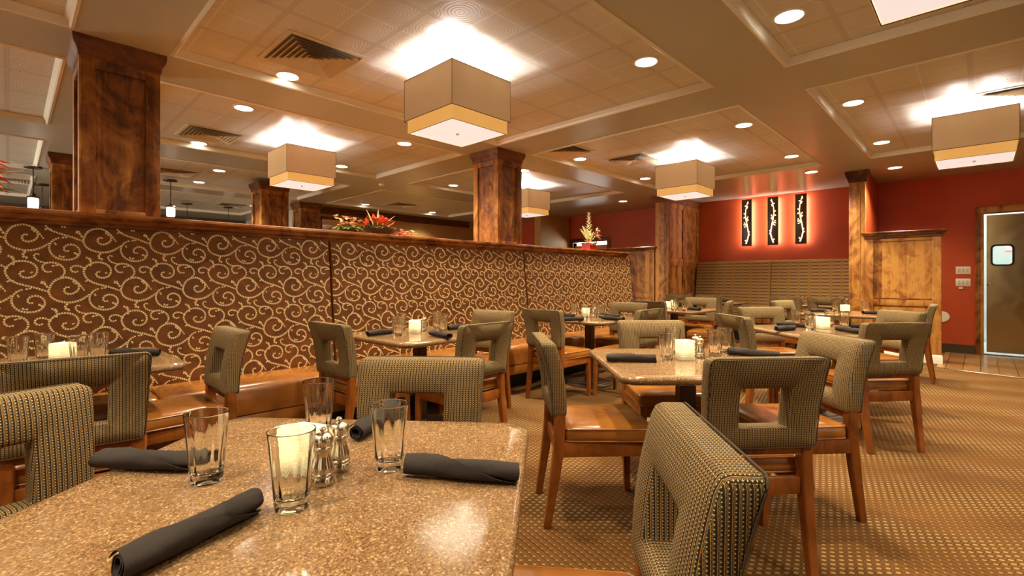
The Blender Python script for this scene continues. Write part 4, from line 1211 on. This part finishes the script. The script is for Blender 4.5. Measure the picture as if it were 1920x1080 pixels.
# red pot with tall white spike
f = thing('flower_arrangement', 'tall white and green bouquet in a red pot at the end of the partition', 'flowers', (6.31, 4.42, ZP))
b = MB(); b.loops([rect_(.075, .075, 0), rect_(.085, .085, .13), rect_(.078, .078, .13), rect_(.07, .07, .10)], closed=False, cap0=True, cap1=True); b.build('pot', M['redpot'], f, smooth=0)
b = MB()
for i in range(46):
    z = .14+.47*i/46; r_ = .050*(1-i/50)+.006; a = i*2.4
    petal(b, (r_*.4*math.cos(a), r_*.4*math.sin(a), z), (math.cos(a), math.sin(a), .7), r_+.022, .03, .2, 3)
for ax in ((-.9, -.2, 1.2), (-.75, .1, 1.6), (.8, -.3, 1.0)):
    A = Vector(ax).normalized()
    for i in range(12):
        a = i*2.4; p = A*(.12+.017*i)+Vector((0, 0, .10)); petal(b, p, (math.cos(a), math.sin(a), .6), .03, .025, .2, 3)
lily(b, (.13, -.06, .24), (1, -.6, .2), .085, rnd); lily(b, (.09, -.08, .33), (.7, -.5, .6), .07, rnd)
b.build('white_bloom', M['creamflower'], f)
b = MB()
for _ in range(16):
    a = rnd.random()*2*PI; petal(b, (0, 0, .13), (math.cos(a)*.5, math.sin(a)*.5, .9), .2+.1*rnd.random(), .05, .2)
b.build('pale_leaves', M['leafpale'], f)
b = MB(); lily(b, (.06, -.07, .24), (.3, -1, .4), .07, rnd); lily(b, (-.09, -.06, .16), (-.6, -1, .2), .06, rnd); lily(b, (.12, -.05, .15), (.8, -1, .1), .06, rnd); b.build('red_bloom', M['lily'], f)
b = MB()
for _ in range(26):
    a = rnd.random()*2*PI; petal(b, (.05*math.cos(a), .05*math.sin(a), .12), (math.cos(a), math.sin(a), .3*rnd.random()), .10+.05*rnd.random(), .035, .4)
b.build('leaves', M['leaf'], f)
# lily at the very left edge
f = thing('flower_arrangement', 'orange lilies cut off by the left picture edge, one pale bud pointing right', 'flowers', (-.16, 4.42, ZP))
b = MB(); b.lathe([(.06, 0), (.09, .10), (.085, .10), (.06, .05)], 24); b.build('pot', M['darkpot'], f)
b = MB()
for c, ax, s in (((.06, 0, .22), (1, -.3, -.1), .13), ((.05, 0, .30), (.8, -.3, .6), .13), ((-.05, 0, .28), (-.8, -.2, .5), .13), ((0, 0, .32), (0, -.2, 1), .13)): lily(b, c, ax, s, rnd)
b.build('lily_bloom', M['lily'], f)
b = MB(); petal(b, (.11, -.01, .23), (1, -.1, .30), .12, .022, .0); b.build('bud', M['bud'], f)
b = MB()
for _ in range(18):
    a = rnd.random()*2*PI; petal(b, (.05*math.cos(a), .05*math.sin(a), .12), (math.cos(a), math.sin(a), .2+.5*rnd.random()), .14+.05*rnd.random(), .035, .6)
b.build('leaves', M['leaf'], f)

# ------------------------------------------------------------------ world and view
w = bpy.data.worlds.new('world'); SC.world = w; w.use_nodes = True
w.node_tree.nodes['Background'].inputs[0].default_value = (1, .72, .45, 1); w.node_tree.nodes['Background'].inputs[1].default_value = .02
SC.view_settings.view_transform = 'Standard'; SC.view_settings.look = 'None'; SC.view_settings.gamma = 1; SC.view_settings.use_curve_mapping = False
SC.view_settings.exposure = 1.75
cy = SC.cycles
cy.use_denoising = True; cy.max_bounces = 16; cy.diffuse_bounces = 6; cy.glossy_bounces = 4; cy.transmission_bounces = 16
cy.sample_clamp_indirect = 6; cy.caustics_reflective = False; cy.caustics_refractive = True; cy.blur_glossy = .3
